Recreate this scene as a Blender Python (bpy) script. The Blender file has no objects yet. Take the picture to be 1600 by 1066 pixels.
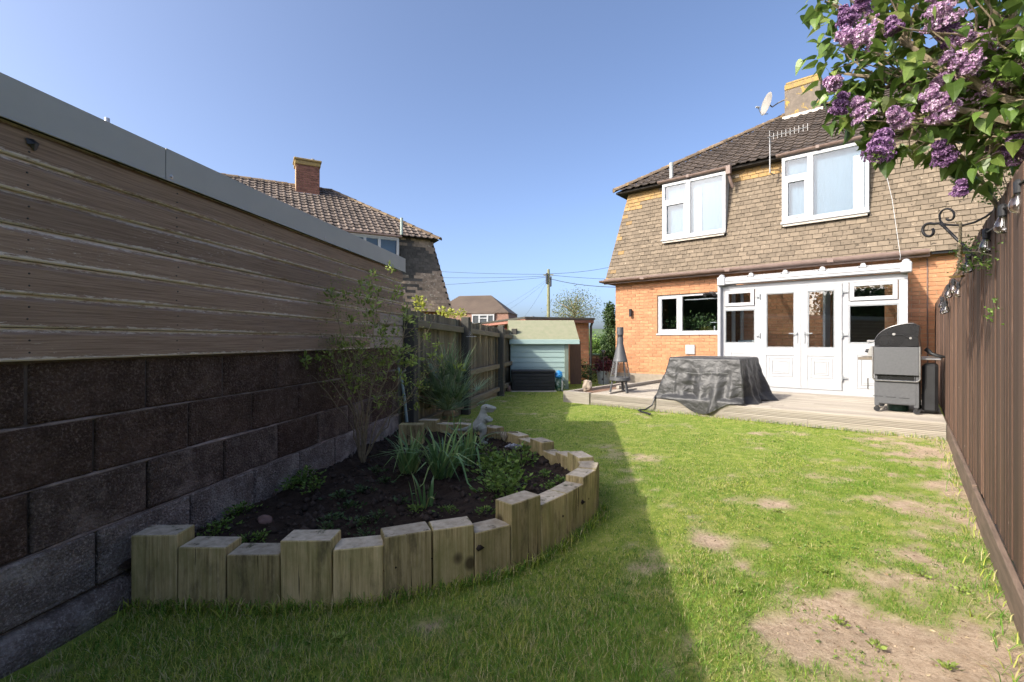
import bpy, bmesh, math, random
import numpy as np
from mathutils import Vector, Matrix, noise, Euler
random.seed(7); RNG = np.random.default_rng(7)
R = math.radians
SC = bpy.context.scene
COL = SC.collection

# ------------------------------------------------------------------ camera
F, CX, CY, HC = 733.0, 800.0, 533.0, 1.1
cam_d = bpy.data.cameras.new('camera'); cam = bpy.data.objects.new('camera', cam_d); COL.objects.link(cam)
cam_d.sensor_width = 36; cam_d.lens = F / 1600 * 36
cam.location = (0, 0, HC); cam.rotation_euler = (R(90), 0, 0)
cam_d.clip_start = 0.05; cam_d.clip_end = 3000
SC.camera = cam
# ------------------------------------------------------------------ light
SUN_AZ = Vector((-0.874, -0.4855)).normalized(); SUN_EL = R(34.4)
sun_dir = Vector((SUN_AZ.x * math.cos(SUN_EL), SUN_AZ.y * math.cos(SUN_EL), math.sin(SUN_EL)))
world = bpy.data.worlds.new('World'); SC.world = world; world.use_nodes = True
wn = world.node_tree.nodes; wl = world.node_tree.links
bg = wn['Background']; sky = wn.new('ShaderNodeTexSky'); sky.sky_type = 'NISHITA'; sky.sun_disc = False
sky.sun_elevation = SUN_EL; sky.sun_rotation = math.atan2(SUN_AZ.x, SUN_AZ.y)
sky.air_density = 0.56; sky.dust_density = 3.8; sky.ozone_density = 2.5; sky.altitude = 50
wl.new(sky.outputs[0], bg.inputs[0]); bg.inputs[1].default_value = 0.15
sun_d = bpy.data.lights.new('sun', 'SUN'); sun = bpy.data.objects.new('sun', sun_d); COL.objects.link(sun)
sun_d.energy = 2.25; sun_d.angle = R(0.5); sun_d.color = (1.0, 0.93, 0.80)
sun.rotation_euler = (-sun_dir).to_track_quat('-Z', 'Y').to_euler(); sun.location = (-8, -5, 12)
SC.view_settings.view_transform = 'Standard'; SC.view_settings.look = 'None'
SC.view_settings.exposure = 1.3; SC.view_settings.gamma = 1.0; SC.view_settings.use_curve_mapping = False
SC.cycles.max_bounces = 8; SC.cycles.transparent_max_bounces = 16

# ------------------------------------------------------------------ measuring helpers
TH = math.atan2(733, 865); CT, ST = math.cos(TH), math.sin(TH)      # the house's turn to the view
def G(px, py, z=0.0):
    d = F * (HC - z) / (py - CY); return Vector(((px - CX) / F * d, d, z))
def D(px, py, d):
    return Vector(((px - CX) / F * d, d, HC + (CY - py) / F * d))
def HU(px, py, v):
    t = (px - CX) / F; Y = v / (ST * t + CT); X = t * Y
    return (CT * X - ST * Y, HC + (CY - py) / F * Y)
def to_h(p): return Vector((CT * p.x - ST * p.y, ST * p.x + CT * p.y, p.z))
def h2w(u, v, z=0.0): return Vector((CT * u + ST * v, -ST * u + CT * v, z))
FR = {'W': 0.0, 'H': -TH, 'S': -math.atan2(111, 733), 'N': R(28)}

# ------------------------------------------------------------------ materials
MATS = {}
class NT:
    def __init__(s, name):
        s.m = bpy.data.materials.new(name); s.m.use_nodes = True; s.t = s.m.node_tree
        s.p = s.t.nodes['Principled BSDF']; s.o = s.t.nodes['Material Output']; MATS[name] = s.m
    def n(s, typ, **kw):
        x = s.t.nodes.new('ShaderNode' + typ)
        for k, v in kw.items():
            if k.startswith('_'): setattr(x, k[1:], v)
            else: x.inputs[int(k[1:]) if k[0] == 'i' and k[1:].isdigit() else k].default_value = v
        return x
    def l(s, a, b): s.t.links.new(a, b)
    def rnd(s):
        oi = s.n('ObjectInfo'); at = s.n('Attribute', _attribute_name='rnd')
        a = s.n('Math', _operation='ADD'); s.l(oi.outputs['Random'], a.inputs[0]); s.l(at.outputs['Fac'], a.inputs[1])
        f = s.n('Math', _operation='FRACT'); s.l(a.outputs[0], f.inputs[0]); return f.outputs[0]
    def coord(s, stretch=(1, 1, 1), use_rnd=True):
        tc = s.n('TexCoord'); mp = s.n('Mapping'); mp.inputs['Scale'].default_value = stretch
        s.l(tc.outputs['Object'], mp.inputs['Vector'])
        if use_rnd:
            r = s.rnd(); m = s.n('Math', _operation='MULTIPLY', i1=41.0); s.l(r, m.inputs[0])
            s.l(m.outputs[0], mp.inputs['Location'])
        return mp.outputs[0]
    def noise(s, vec, scale, detail=5, rough=0.6):
        x = s.n('TexNoise', Scale=scale, Detail=detail, Roughness=rough); s.l(vec, x.inputs['Vector']); return x.outputs['Fac']
    def ramp(s, fac, stops):
        x = s.n('ValToRGB'); e = x.color_ramp.elements
        while len(e) < len(stops): e.new(0.5)
        for el, (p, c) in zip(e, stops):
            el.position = p; el.color = (*c, 1) if not isinstance(c, float) else (c, c, c, 1)
        s.l(fac, x.inputs[0]); return x.outputs[0]
    def mix(s, fac, a, b, mode='MIX'):
        x = s.n('MixRGB', _blend_type=mode)
        for k, v in ((0, fac), (1, a), (2, b)):
            if hasattr(v, 'links'): s.l(v, x.inputs[k])
            elif isinstance(v, (int, float)): x.inputs[k].default_value = v
            else: x.inputs[k].default_value = (*v, 1)
        return x.outputs[0]
    def math(s, op, a, b=0.0):
        x = s.n('Math', _operation=op)
        for k, v in ((0, a), (1, b)):
            if hasattr(v, 'links'): s.l(v, x.inputs[k])
            else: x.inputs[k].default_value = v
        return x.outputs[0]
    def bump(s, h, strength=0.3, dist=0.01):
        b = s.n('Bump', Strength=strength, Distance=dist); s.l(h, b.inputs['Height']); s.l(b.outputs[0], s.p.inputs['Normal'])
    def base(s, c):
        if hasattr(c, 'links'): s.l(c, s.p.inputs['Base Color'])
        else: s.p.inputs['Base Color'].default_value = (*c, 1)

def mat(name, c1, c2=None, scale=6, stretch=(1, 1, 1), rough=0.8, bump=0.25, bscale=60, bdist=0.004, var=0.18,
        metal=0.0, spec=0.4, lo=0.3, hi=0.7, c3=None, s3=3.0, t3=0.6, st3=None, w3=0.06, detail=6, use_rnd=True, spk=None):
    if name in MATS: return MATS[name]
    s = NT(name); c2 = c2 or tuple(x * 0.75 for x in c1)
    v = s.coord(stretch, use_rnd); f = s.noise(v, scale, detail)
    c = s.ramp(f, [(lo, c1), (hi, c2)])
    if c3:
        v3 = s.coord(st3 or (1, 1, 1), use_rnd); f3 = s.noise(v3, s3, 8, 0.7)
        k = s.ramp(f3, [(t3, 0.0), (t3 + w3, 1.0)]); c = s.mix(k, c, c3)
    if spk:   # small specks: (colour, scale, threshold)
        f4 = s.noise(s.coord(), spk[1], 2, 0.5); k4 = s.ramp(f4, [(spk[2], 0.0), (spk[2] + 0.05, 1.0)]); c = s.mix(k4, c, spk[0])
    if var:
        r = s.rnd(); w = s.n('MapRange', i3=1 - var, i4=1 + var); s.l(r, w.inputs[0])
        h = s.n('HueSaturation'); s.l(w.outputs[0], h.inputs['Value']); s.l(c, h.inputs['Color']); c = h.outputs[0]
    s.base(c); s.p.inputs['Roughness'].default_value = rough; s.p.inputs['Metallic'].default_value = metal
    s.p.inputs['Specular IOR Level'].default_value = spec
    if bump: s.bump(s.noise(s.coord(stretch if bscale < 0 else (1, 1, 1)), abs(bscale), 6, 0.65), bump, bdist)
    return s.m

def glass_mat(name, tint=(1, 1, 1), refl=0.12):
    s = NT(name); t = s.n('BsdfTransparent'); t.inputs[0].default_value = (*tint, 1)
    g = s.n('BsdfGlossy', Roughness=0.01); g.inputs[0].default_value = (1, 1, 1, 1)
    lw = s.n('Fresnel', IOR=1.5); ad = s.math('ADD', lw.outputs[0], refl); mx = s.n('MixShader')
    s.l(ad, mx.inputs[0]); s.l(t.outputs[0], mx.inputs[1]); s.l(g.outputs[0], mx.inputs[2]); s.l(mx.outputs[0], s.o.inputs[0])
    return s.m

# ------------------------------------------------------------------ things and meshes
GROUPS = {'small_weed': 'weeds in the soil bed', 'lawn_weed': 'weeds in the lawn', 'strap_leaf_plant': 'strap leaf clumps in the bed', 'overhead_wire': 'wires on the utility pole'}
class Thing:
    def __init__(s, name, label, cat, base=(0, 0, 0), frame='W', group=None, rz=None):
        s.ang = FR[frame] if rz is None else rz; s.base = Vector(base)
        o = bpy.data.objects.new(name, None); COL.objects.link(o); s.o = o; o.empty_display_size = 0.1
        o.location = Matrix.Rotation(s.ang, 3, 'Z') @ s.base; o.rotation_euler = (0, 0, s.ang)
        o['label'] = label; o['category'] = cat
        group = group or GROUPS.get(name)
        if group: o['group'] = group
def tag(o, label, cat, group=None, kind=None):
    if kind: o['kind'] = kind
    if label: o['label'] = label
    if cat: o['category'] = cat
    if group: o['group'] = group
    return o

def chamfer_box(sx, sy, sz, c=0.004):
    """vertices and faces of a box with chamfered edges, centred"""
    bm = bmesh.new(); bmesh.ops.create_cube(bm, size=1)
    for v in bm.verts: v.co = Vector((v.co.x * sx, v.co.y * sy, v.co.z * sz))
    if c > 0: bmesh.ops.bevel(bm, geom=bm.edges[:], offset=min(c, 0.3 * min(sx, sy, sz)), segments=1, affect='EDGES', profile=0.5)
    bm.verts.index_update()
    vs = [v.co.copy() for v in bm.verts]; fs = [[v.index for v in f.verts] for f in bm.faces]; bm.free(); return vs, fs

class MB:
    def __init__(s): s.v = []; s.f = []; s.a = []
    def add(s, vs, fs, rnd=0.0):
        k = len(s.v); s.v += [Vector(v) for v in vs]; s.f += [[i + k for i in f] for f in fs]; s.a += [rnd] * len(vs); return s
    def box(s, a, b, c=0.0, rnd=0.0):
        a, b = Vector(a), Vector(b); m = (a + b) / 2; d = b - a
        vs, fs = chamfer_box(abs(d.x), abs(d.y), abs(d.z), c); return s.add([v + m for v in vs], fs, rnd)
    def obox(s, loc, size, rot=(0, 0, 0), c=0.0, rnd=0.0):
        vs, fs = chamfer_box(*size, c); M = Euler(rot).to_matrix(); L = Vector(loc)
        return s.add([M @ v + L for v in vs], fs, rnd)
    def beam(s, p, q, w, h, c=0.0, up=(0, 0, 1)):
        p, q = Vector(p), Vector(q); d = (q - p); L = d.length; y = d.normalized(); x = y.cross(Vector(up))
        if x.length < 1e-4: x = Vector((1, 0, 0))
        x.normalize(); z = x.cross(y); vs, fs = chamfer_box(w, L, h, c); m = (p + q) / 2
        return s.add([m + x * v.x + y * v.y + z * v.z for v in vs], fs)
    def tube(s, pts, rad, n=8, cap=True, rnd=0.0):
        pts = [Vector(p) for p in pts]; rs = rad if hasattr(rad, '__len__') else [rad] * len(pts)
        vs = []; fs = []; ref = Vector((0.13, 0.27, 0.95)); N = len(pts); u = None
        for i, p in enumerate(pts):
            d = (pts[min(i + 1, N - 1)] - pts[max(i - 1, 0)])
            d = d.normalized() if d.length > 1e-9 else Vector((0, 0, 1))
            if u is None: u = d.cross(ref if abs(d.dot(ref)) < 0.95 else Vector((1, 0, 0))).normalized()
            else:
                u = (u - d * u.dot(d)); u = u.normalized() if u.length > 1e-6 else d.orthogonal().normalized()
            w = d.cross(u)
            for k in range(n):
                a = 2 * math.pi * k / n; vs.append(p + (u * math.cos(a) + w * math.sin(a)) * rs[i])
        for i in range(N - 1):
            for k in range(n):
                fs.append([i * n + k, i * n + (k + 1) % n, (i + 1) * n + (k + 1) % n, (i + 1) * n + k])
        if cap and n > 2: fs.append(list(range(n - 1, -1, -1))); fs.append([(N - 1) * n + k for k in range(n)])
        return s.add(vs, fs, rnd)
    def lathe(s, prof, c=(0, 0, 0), n=20, cap=True):
        c = Vector(c); vs = []; fs = []
        for r, z in prof:
            for k in range(n):
                a = 2 * math.pi * k / n; vs.append(c + Vector((r * math.cos(a), r * math.sin(a), z)))
        for i in range(len(prof) - 1):
            for k in range(n): fs.append([i * n + k, i * n + (k + 1) % n, (i + 1) * n + (k + 1) % n, (i + 1) * n + k])
        if cap: fs.append(list(range(n - 1, -1, -1))); fs.append([(len(prof) - 1) * n + k for k in range(n)])
        return s.add(vs, fs)
    def prism(s, poly, axis, a, b):
        """poly of 2-D points swept along an axis: 'x' takes (y,z), 'y' takes (x,z), 'z' takes (x,y)"""
        def P(p, t): return {'x': (t, p[0], p[1]), 'y': (p[0], t, p[1]), 'z': (p[0], p[1], t)}[axis]
        n = len(poly); vs = [P(p, a) for p in poly] + [P(p, b) for p in poly]
        fs = [list(range(n)), list(range(2 * n - 1, n - 1, -1))] + [[i, i + n, (i + 1) % n + n, (i + 1) % n] for i in range(n)]
        return s.add(vs, fs)
    def mesh(s, name, m, off=(0, 0, 0), smooth=False, norm=True):
        off = Vector(off); me = bpy.data.meshes.new(name); me.from_pydata([tuple(v - off) for v in s.v], [], s.f)
        if norm and len(s.f) < 60000:
            bm = bmesh.new(); bm.from_mesh(me); bmesh.ops.recalc_face_normals(bm, faces=bm.faces[:]); bm.to_mesh(me); bm.free()
        if any(s.a): me.attributes.new('rnd', 'FLOAT', 'POINT').data.foreach_set('value', s.a)
        if m: me.materials.append(m)
        if smooth: me.polygons.foreach_set('use_smooth', [True] * len(me.polygons))
        return me
    def build(s, name, m, T=None, parent=None, smooth=False, kind=None, norm=True, frame='W'):
        """as a part of thing T (coordinates in T's frame), or top-level in a frame"""
        off = T.base if T else (0, 0, 0)
        o = bpy.data.objects.new(name, s.mesh(name, m, off, smooth, norm)); COL.objects.link(o)
        if T: o.parent = parent or T.o
        else: o.rotation_euler = (0, 0, FR[frame])
        if kind: o['kind'] = kind
        return o

def pieces(name, vs, fs, xf, m, T, parent=None, limit=300, key=None, smooth=False, rest='stuff_of'):
    """alike pieces: each an object sharing one mesh, past the limit one joined part. xf: (loc, euler, scale)"""
    if key: xf = sorted(xf, key=key)
    me = MB().add(vs, fs).mesh(name, m, smooth=smooth)
    for loc, rot, sc in xf[:limit]:
        o = bpy.data.objects.new(name, me); COL.objects.link(o); o.parent = parent or T.o
        o.location = Vector(loc) - T.base; o.rotation_euler = rot; o.scale = sc
    if len(xf) > limit:
        b = MB()
        for loc, rot, sc in xf[limit:]:
            M = Euler(rot).to_matrix(); L = Vector(loc)
            b.add([M @ Vector((v[0] * sc[0], v[1] * sc[1], v[2] * sc[2])) + L for v in vs], fs, random.random())
        b.build(name + '_field', m, T, parent, smooth, kind='stuff', norm=True)
ONE = (1, 1, 1)
def fnoise(x, y, z=0.0, s=1.0): return noise.noise(Vector((x * s, y * s, z * s)))
# ------------------------------------------------------------------ leaf and blade fields (numpy)
def np_mesh(name, V, tri_or_faces, m, rnd=None, smooth=False):
    me = bpy.data.meshes.new(name); Fc = np.asarray(tri_or_faces, dtype=np.int32); k = Fc.shape[1]
    me.vertices.add(len(V)); me.vertices.foreach_set('co', np.asarray(V, dtype=np.float32).ravel())
    me.loops.add(Fc.size); me.loops.foreach_set('vertex_index', Fc.ravel())
    me.polygons.add(len(Fc)); me.polygons.foreach_set('loop_start', np.arange(len(Fc), dtype=np.int32) * k)
    me.update(calc_edges=True)
    if rnd is not None: me.attributes.new('rnd', 'FLOAT', 'POINT').data.foreach_set('value', np.asarray(rnd, dtype=np.float32))
    me.materials.append(m)
    if smooth: me.polygons.foreach_set('use_smooth', np.ones(len(Fc), dtype=bool))
    return me
def unit(a): return a / np.maximum(np.linalg.norm(a, axis=1, keepdims=True), 1e-9)
def leaf_arrays(P, Dr, L, W, fold=0.25, rnd=None):
    """folded four-corner leaves: base, two sides, tip"""
    N = len(P); Dr = unit(Dr); ref = RNG.normal(size=(N, 3)); S = unit(np.cross(Dr, ref)); U = np.cross(S, Dr)
    L = np.broadcast_to(L, N)[:, None]; W = np.broadcast_to(W, N)[:, None]
    a = P; t = P + Dr * L - U * L * 0.12; m = P + Dr * L * 0.45
    l = m + S * W + U * W * fold; r = m - S * W + U * W * fold
    V = np.stack([a, l, t, r], 1).reshape(-1, 3); i = np.arange(N) * 4
    T = np.concatenate([np.stack([i, i + 1, i + 2], 1), np.stack([i, i + 2, i + 3], 1)])
    q = RNG.random(N) if rnd is None else rnd
    return V, T, np.repeat(q, 4)
def blade_arrays(P, Dr, L, W, bend, rnd=None):
    """narrow blades in two segments that bend over in the lean direction"""
    N = len(P); Dr = unit(Dr); L = np.broadcast_to(L, N)[:, None]; W = np.broadcast_to(W, N)[:, None]
    H = Dr * np.array([1, 1, 0.0]); H = unit(H + 1e-6); S = np.stack([-H[:, 1], H[:, 0], np.zeros(N)], 1)
    ang = RNG.random(N) * 0.8 - 0.4; S = unit(S + H * ang[:, None]); bend = np.broadcast_to(bend, N)[:, None]
    m = P + Dr * L * 0.55; e = unit(Dr + H * bend - np.array([0, 0, 1]) * bend * 0.5); t = m + e * L * 0.5
    V = np.stack([P - S * W, P + S * W, m + S * W * 0.75, m - S * W * 0.75, t], 1).reshape(-1, 3); i = np.arange(N) * 5
    T = np.concatenate([np.stack([i, i + 1, i + 2], 1), np.stack([i, i + 2, i + 3], 1), np.stack([i + 3, i + 2, i + 4], 1)])
    q = RNG.random(N) if rnd is None else rnd
    return V, T, np.repeat(q, 5)
def field_obj(name, arrs, m, T=None, parent=None, kind='stuff', base=None):
    Vs = []; Ts = []; Rs = []; k = 0
    for V, Tr, q in arrs: Vs.append(V); Ts.append(Tr + k); Rs.append(q); k += len(V)
    V = np.concatenate(Vs); off = np.array(T.base if T else (base or (0, 0, 0)))
    o = bpy.data.objects.new(name, np_mesh(name, V - off, np.concatenate(Ts), m, np.concatenate(Rs))); COL.objects.link(o)
    if T: o.parent = parent or T.o
    elif base: o.location = base
    if kind: o['kind'] = kind
    return o
def leaf_mat(name, stops, rough=0.5, trans=0.3, spec=0.4):
    s = NT(name); r = s.rnd(); c = s.ramp(r, stops)
    v = s.coord(); c = s.mix(0.35, c, s.mix(s.noise(v, 18, 3), (0.3, 0.3, 0.3), (1.6, 1.6, 1.5)), 'MULTIPLY'); s.base(c)
    s.p.inputs['Roughness'].default_value = rough; s.p.inputs['Specular IOR Level'].default_value = spec
    t = s.n('BsdfTranslucent'); s.l(c, t.inputs[0]); mx = s.n('MixShader', i0=trans)
    s.l(s.p.outputs[0], mx.inputs[1]); s.l(t.outputs[0], mx.inputs[2]); s.l(mx.outputs[0], s.o.inputs[0]); return s.m

# ------------------------------------------------------------------ the materials of the place
M_grass = leaf_mat('grass_blades', [(0.0, (0.075, 0.18, 0.018)), (0.3, (0.155, 0.31, 0.03)), (0.6, (0.295, 0.43, 0.045)), (0.85, (0.48, 0.51, 0.085)), (0.93, (0.5, 0.44, 0.2)), (1.0, (0.58, 0.5, 0.28))], rough=0.6, trans=0.3)
M_leaf_mid = leaf_mat('leaf_mid_green', [(0, (0.07, 0.13, 0.025)), (0.6, (0.14, 0.25, 0.045)), (1, (0.25, 0.36, 0.08))])
M_leaf_dark = leaf_mat('leaf_dark_green', [(0, (0.025, 0.05, 0.018)), (0.6, (0.06, 0.115, 0.038)), (1, (0.12, 0.185, 0.06))])
M_leaf_yel = leaf_mat('leaf_yellow_green', [(0, (0.26, 0.3, 0.04)), (0.6, (0.42, 0.44, 0.07)), (1, (0.55, 0.55, 0.14))])
M_leaf_lilac = leaf_mat('lilac_leaf', [(0, (0.06, 0.11, 0.022)), (0.5, (0.125, 0.21, 0.04)), (0.85, (0.20, 0.29, 0.065)), (1, (0.27, 0.32, 0.09))], rough=0.38, trans=0.35)
M_leaf_palm = leaf_mat('palm_leaf', [(0, (0.10, 0.17, 0.085)), (0.6, (0.23, 0.33, 0.17)), (0.93, (0.38, 0.46, 0.25)), (1, (0.46, 0.36, 0.17))], rough=0.38, trans=0.12)
M_leaf_daff = leaf_mat('strap_leaf', [(0, (0.09, 0.19, 0.07)), (0.6, (0.18, 0.32, 0.11)), (0.95, (0.32, 0.42, 0.15)), (1, (0.5, 0.42, 0.16))], rough=0.32, trans=0.25)
M_leaf_pale = leaf_mat('leaf_pale_sparse', [(0, (0.10, 0.13, 0.05)), (1, (0.22, 0.25, 0.11))])
M_purple_leaf = leaf_mat('leaf_purple', [(0, (0.04, 0.008, 0.015)), (1, (0.12, 0.03, 0.045))])
M_flower = leaf_mat('lilac_flower_sunlit', [(0, (0.32, 0.16, 0.33)), (0.5, (0.54, 0.33, 0.52)), (1, (0.82, 0.66, 0.79))], rough=0.6, trans=0.2)  # paler pink puts the sun on these clusters into their colour
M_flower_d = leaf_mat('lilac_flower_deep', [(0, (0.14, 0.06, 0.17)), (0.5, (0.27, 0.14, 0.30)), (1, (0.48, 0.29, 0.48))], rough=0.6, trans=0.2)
M_bark = mat('bark', (0.17, 0.13, 0.09), (0.36, 0.29, 0.19), 30, (1, 1, 0.3), 0.9, 0.4, 90)
M_twig = mat('twig', (0.22, 0.17, 0.10), (0.36, 0.30, 0.19), 40, rough=0.85, bump=0.2)
M_soil = mat('dark_soil', (0.022, 0.015, 0.011), (0.062, 0.043, 0.031), 22, rough=1.0, bump=0.9, bscale=70, bdist=0.02, var=0, spec=0.15)
M_earth = mat('planter_earth', (0.16, 0.09, 0.06), (0.27, 0.17, 0.11), 22, rough=1.0, bump=0.8, bscale=60, bdist=0.01, var=0)
M_brick = mat('orange_brick', (0.50, 0.25, 0.13), (0.39, 0.175, 0.088), 9, rough=0.9, bump=0.35, bscale=110, bdist=0.003, var=0.15, c3=(0.58, 0.35, 0.19), s3=14, t3=0.60)
M_brick_r = mat('red_brick', (0.235, 0.105, 0.075), (0.15, 0.068, 0.05), 9, rough=0.9, bump=0.35, bscale=110, bdist=0.003, var=0.25)
M_mortar = mat('mortar', (0.44, 0.295, 0.18), (0.35, 0.225, 0.13), 14, rough=0.95, bump=0.4, var=0)
M_tile = mat('clay_tile', (0.20, 0.158, 0.112), (0.145, 0.115, 0.082), 11, rough=0.92, bump=0.4, bscale=90, bdist=0.003, var=0.17, c3=(0.36, 0.30, 0.22), s3=18, t3=0.62, spk=((0.035, 0.028, 0.02), 22, 0.655))
M_tile_y = mat('lichen_tile', (0.36, 0.225, 0.08), (0.24, 0.17, 0.095), 8, rough=0.95, bump=0.4, var=0.15, c3=(0.30, 0.22, 0.14), s3=10, t3=0.6)
M_tile_dk = mat('dark_shadow_stain_tile', (0.06, 0.055, 0.05), (0.10, 0.09, 0.075), 9, rough=0.95, bump=0.4, var=0.25, c3=(0.17, 0.16, 0.07), s3=9, t3=0.66)  # dark tone carries the cast shadow on the neighbour's tiles, plus stains
M_rtile = mat('concrete_roof_tile', (0.105, 0.082, 0.066), (0.058, 0.046, 0.038), 8, rough=0.95, bump=0.5, bscale=70, bdist=0.004, var=0.28, c3=(0.25, 0.18, 0.09), s3=7, t3=0.66)
M_rtile2 = mat('neighbour_roof_tile', (0.185, 0.145, 0.115), (0.10, 0.08, 0.066), 8, rough=0.95, bump=0.5, bscale=70, bdist=0.004, var=0.3, c3=(0.36, 0.30, 0.23), s3=9, t3=0.62)
M_under = mat('roof_underlay', (0.03, 0.026, 0.022), rough=0.95, bump=0, var=0)
M_hiptile = mat('lichened_hip_tile', (0.2, 0.14, 0.085), (0.13, 0.105, 0.085), 9, rough=0.95, bump=0.5, var=0.3, c3=(0.40, 0.26, 0.09), s3=9, t3=0.55)
M_render = mat('chimney_render', (0.20, 0.165, 0.13), (0.13, 0.11, 0.09), 9, rough=0.95, bump=0.6, bscale=50, bdist=0.01, var=0, c3=(0.38, 0.26, 0.07), s3=4.5, t3=0.56, w3=0.05)
M_lichen = mat('lichen_cap', (0.38, 0.26, 0.08), (0.24, 0.18, 0.10), 10, rough=0.95, bump=0.6, bscale=50, bdist=0.01, var=0, c3=(0.13, 0.11, 0.08), s3=8, t3=0.62)
M_flash = mat('mortar_flashing', (0.55, 0.5, 0.44), (0.38, 0.34, 0.29), 12, rough=0.9, bump=0.4, var=0)
M_lead = mat('lead_flashing', (0.32, 0.34, 0.37), (0.2, 0.21, 0.23), 12, rough=0.6, bump=0.3, var=0)
M_gutter = mat('brown_gutter', (0.15, 0.10, 0.08), (0.21, 0.15, 0.125), 8, rough=0.5, bump=0.1, var=0)
M_upvc = mat('white_upvc', (0.43, 0.437, 0.445), (0.40, 0.407, 0.415), 4, rough=0.35, bump=0.03, var=0, spec=0.5)
M_upvc_g = mat('grey_gasket', (0.33, 0.35, 0.36), rough=0.5, bump=0, var=0)
M_black = mat('black_plastic', (0.018, 0.019, 0.021), (0.03, 0.031, 0.034), 8, rough=0.45, bump=0.1, var=0.1)
M_iron = mat('wrought_iron', (0.014, 0.014, 0.015), (0.03, 0.028, 0.026), 20, rough=0.5, bump=0.2, var=0, spec=0.5)
M_steel = mat('brushed_steel', (0.55, 0.54, 0.52), (0.42, 0.41, 0.39), 14, rough=0.35, bump=0.1, var=0, metal=1.0)
M_gal = mat('grey_trim_metal', (0.34, 0.34, 0.325), (0.38, 0.38, 0.365), 3, rough=0.55, bump=0.08, bscale=220, var=0.04)
M_glass = glass_mat('window_glass', (0.93, 0.96, 0.97), 0.05)
M_glass_up = glass_mat('upper_window_glass', (0.9, 0.95, 0.98), 0.0)
M_bulb = glass_mat('bulb_glass', (0.97, 0.98, 0.98), 0.06)
M_net = mat('net_curtain', (0.17, 0.22, 0.26), (0.155, 0.205, 0.245), 2, (1, 1, 1), rough=0.9, bump=0, var=0)
M_curt = mat('white_curtain', (0.75, 0.75, 0.73), rough=0.9, bump=0, var=0)
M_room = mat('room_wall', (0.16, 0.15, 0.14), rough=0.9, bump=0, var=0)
M_deck = mat('weathered_deck', (0.41, 0.37, 0.315), (0.28, 0.25, 0.205), 5, (0.6, 8, 8), 0.85, 0.5, 50, 0.004, 0.16, c3=(0.25, 0.22, 0.12), s3=3, t3=0.62, st3=(0.6, 2, 2), w3=0.25)
def sleeper_mat():
    s = NT('weathered_sleeper'); v = s.coord((30, 30, 1.1)); g = s.noise(v, 2.6, 8, 0.7)
    c = s.ramp(g, [(0.30, (0.22, 0.17, 0.078)), (0.47, (0.47, 0.375, 0.18)), (0.62, (0.60, 0.49, 0.265)), (0.8, (0.68, 0.58, 0.36))])
    al = s.noise(s.coord((2.2, 2.2, 1.3)), 3.4, 6, 0.65); c = s.mix(s.ramp(al, [(0.44, 0.0), (0.66, 0.75)]), c, (0.27, 0.255, 0.095))
    st = s.noise(s.coord((5, 5, 1.6)), 2.0, 7, 0.7); c = s.mix(s.ramp(st, [(0.52, 0.0), (0.68, 0.7)]), c, (0.075, 0.062, 0.036))
    vo = s.n('TexVoronoi', Scale=4.2); s.l(s.coord((1.0, 1.0, 0.8)), vo.inputs['Vector']); kn = s.ramp(vo.outputs['Distance'], [(0.09, 1.0), (0.15, 0.0)]); c = s.mix(s.math('MULTIPLY', kn, 0.85), c, (0.05, 0.035, 0.02))
    cr = s.noise(s.coord((34, 34, 0.5)), 2.2, 3, 0.5); ck = s.ramp(cr, [(0.685, 0.0), (0.70, 1.0)]); c = s.mix(ck, c, (0.02, 0.016, 0.01))
    w = s.n('MapRange', i3=0.75, i4=1.15); s.l(s.rnd(), w.inputs[0]); h = s.n('HueSaturation'); s.l(w.outputs[0], h.inputs['Value']); s.l(c, h.inputs['Color']); s.base(h.outputs[0])
    s.p.inputs['Roughness'].default_value = 0.9; s.p.inputs['Specular IOR Level'].default_value = 0.25
    s.bump(s.math('SUBTRACT', g, s.math('MULTIPLY', ck, 1.5)), 0.8, 0.006); return s.m
M_sleeper = sleeper_mat()
M_sleeper_top = mat('sleeper_end_grain', (0.60, 0.52, 0.39), (0.34, 0.285, 0.20), 26, rough=0.95, bump=0.8, bscale=70, bdist=0.006, var=0.2, c3=(0.12, 0.11, 0.06), s3=9, t3=0.58)
M_pfence = mat('brown_stained_fence', (0.128, 0.073, 0.048), (0.075, 0.043, 0.030), 4, (26, 26, 0.6), 0.8, 0.6, 60, 0.004, 0.34, c3=(0.25, 0.165, 0.118), s3=3, t3=0.58, st3=(16, 16, 0.8), w3=0.16, spk=((0.42, 0.34, 0.27), 46, 0.745))
M_gravel = mat('gravel_board', (0.22, 0.155, 0.115), (0.12, 0.085, 0.063), 6, (6, 0.8, 6), 0.85, 0.4, 50, 0.003, 0.1)
M_lfence = mat('weathered_green_fence', (0.215, 0.19, 0.125), (0.11, 0.10, 0.07), 5, (20, 20, 0.6), 0.9, 0.5, 60, 0.003, 0.38, spk=((0.36, 0.33, 0.26), 26, 0.74))
M_lpost = mat('dark_fence_post', (0.05, 0.049, 0.043), (0.085, 0.08, 0.066), 6, (10, 10, 0.6), 0.9, 0.4, 50, 0.003, 0.15)
M_lrail = mat('fence_rail', (0.22, 0.195, 0.135), (0.14, 0.125, 0.085), 6, (0.6, 10, 10), 0.9, 0.4, 50, 0.003, 0.15)
M_teal = mat('teal_painted_board', (0.36, 0.475, 0.445), (0.30, 0.42, 0.40), 6, (0.8, 6, 6), 0.7, 0.2, 50, 0.003, 0.08)
M_felt = mat('green_roof_felt', (0.22, 0.235, 0.145), (0.27, 0.265, 0.18), 10, rough=0.98, bump=0.7, bscale=160, bdist=0.004, var=0)
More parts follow.
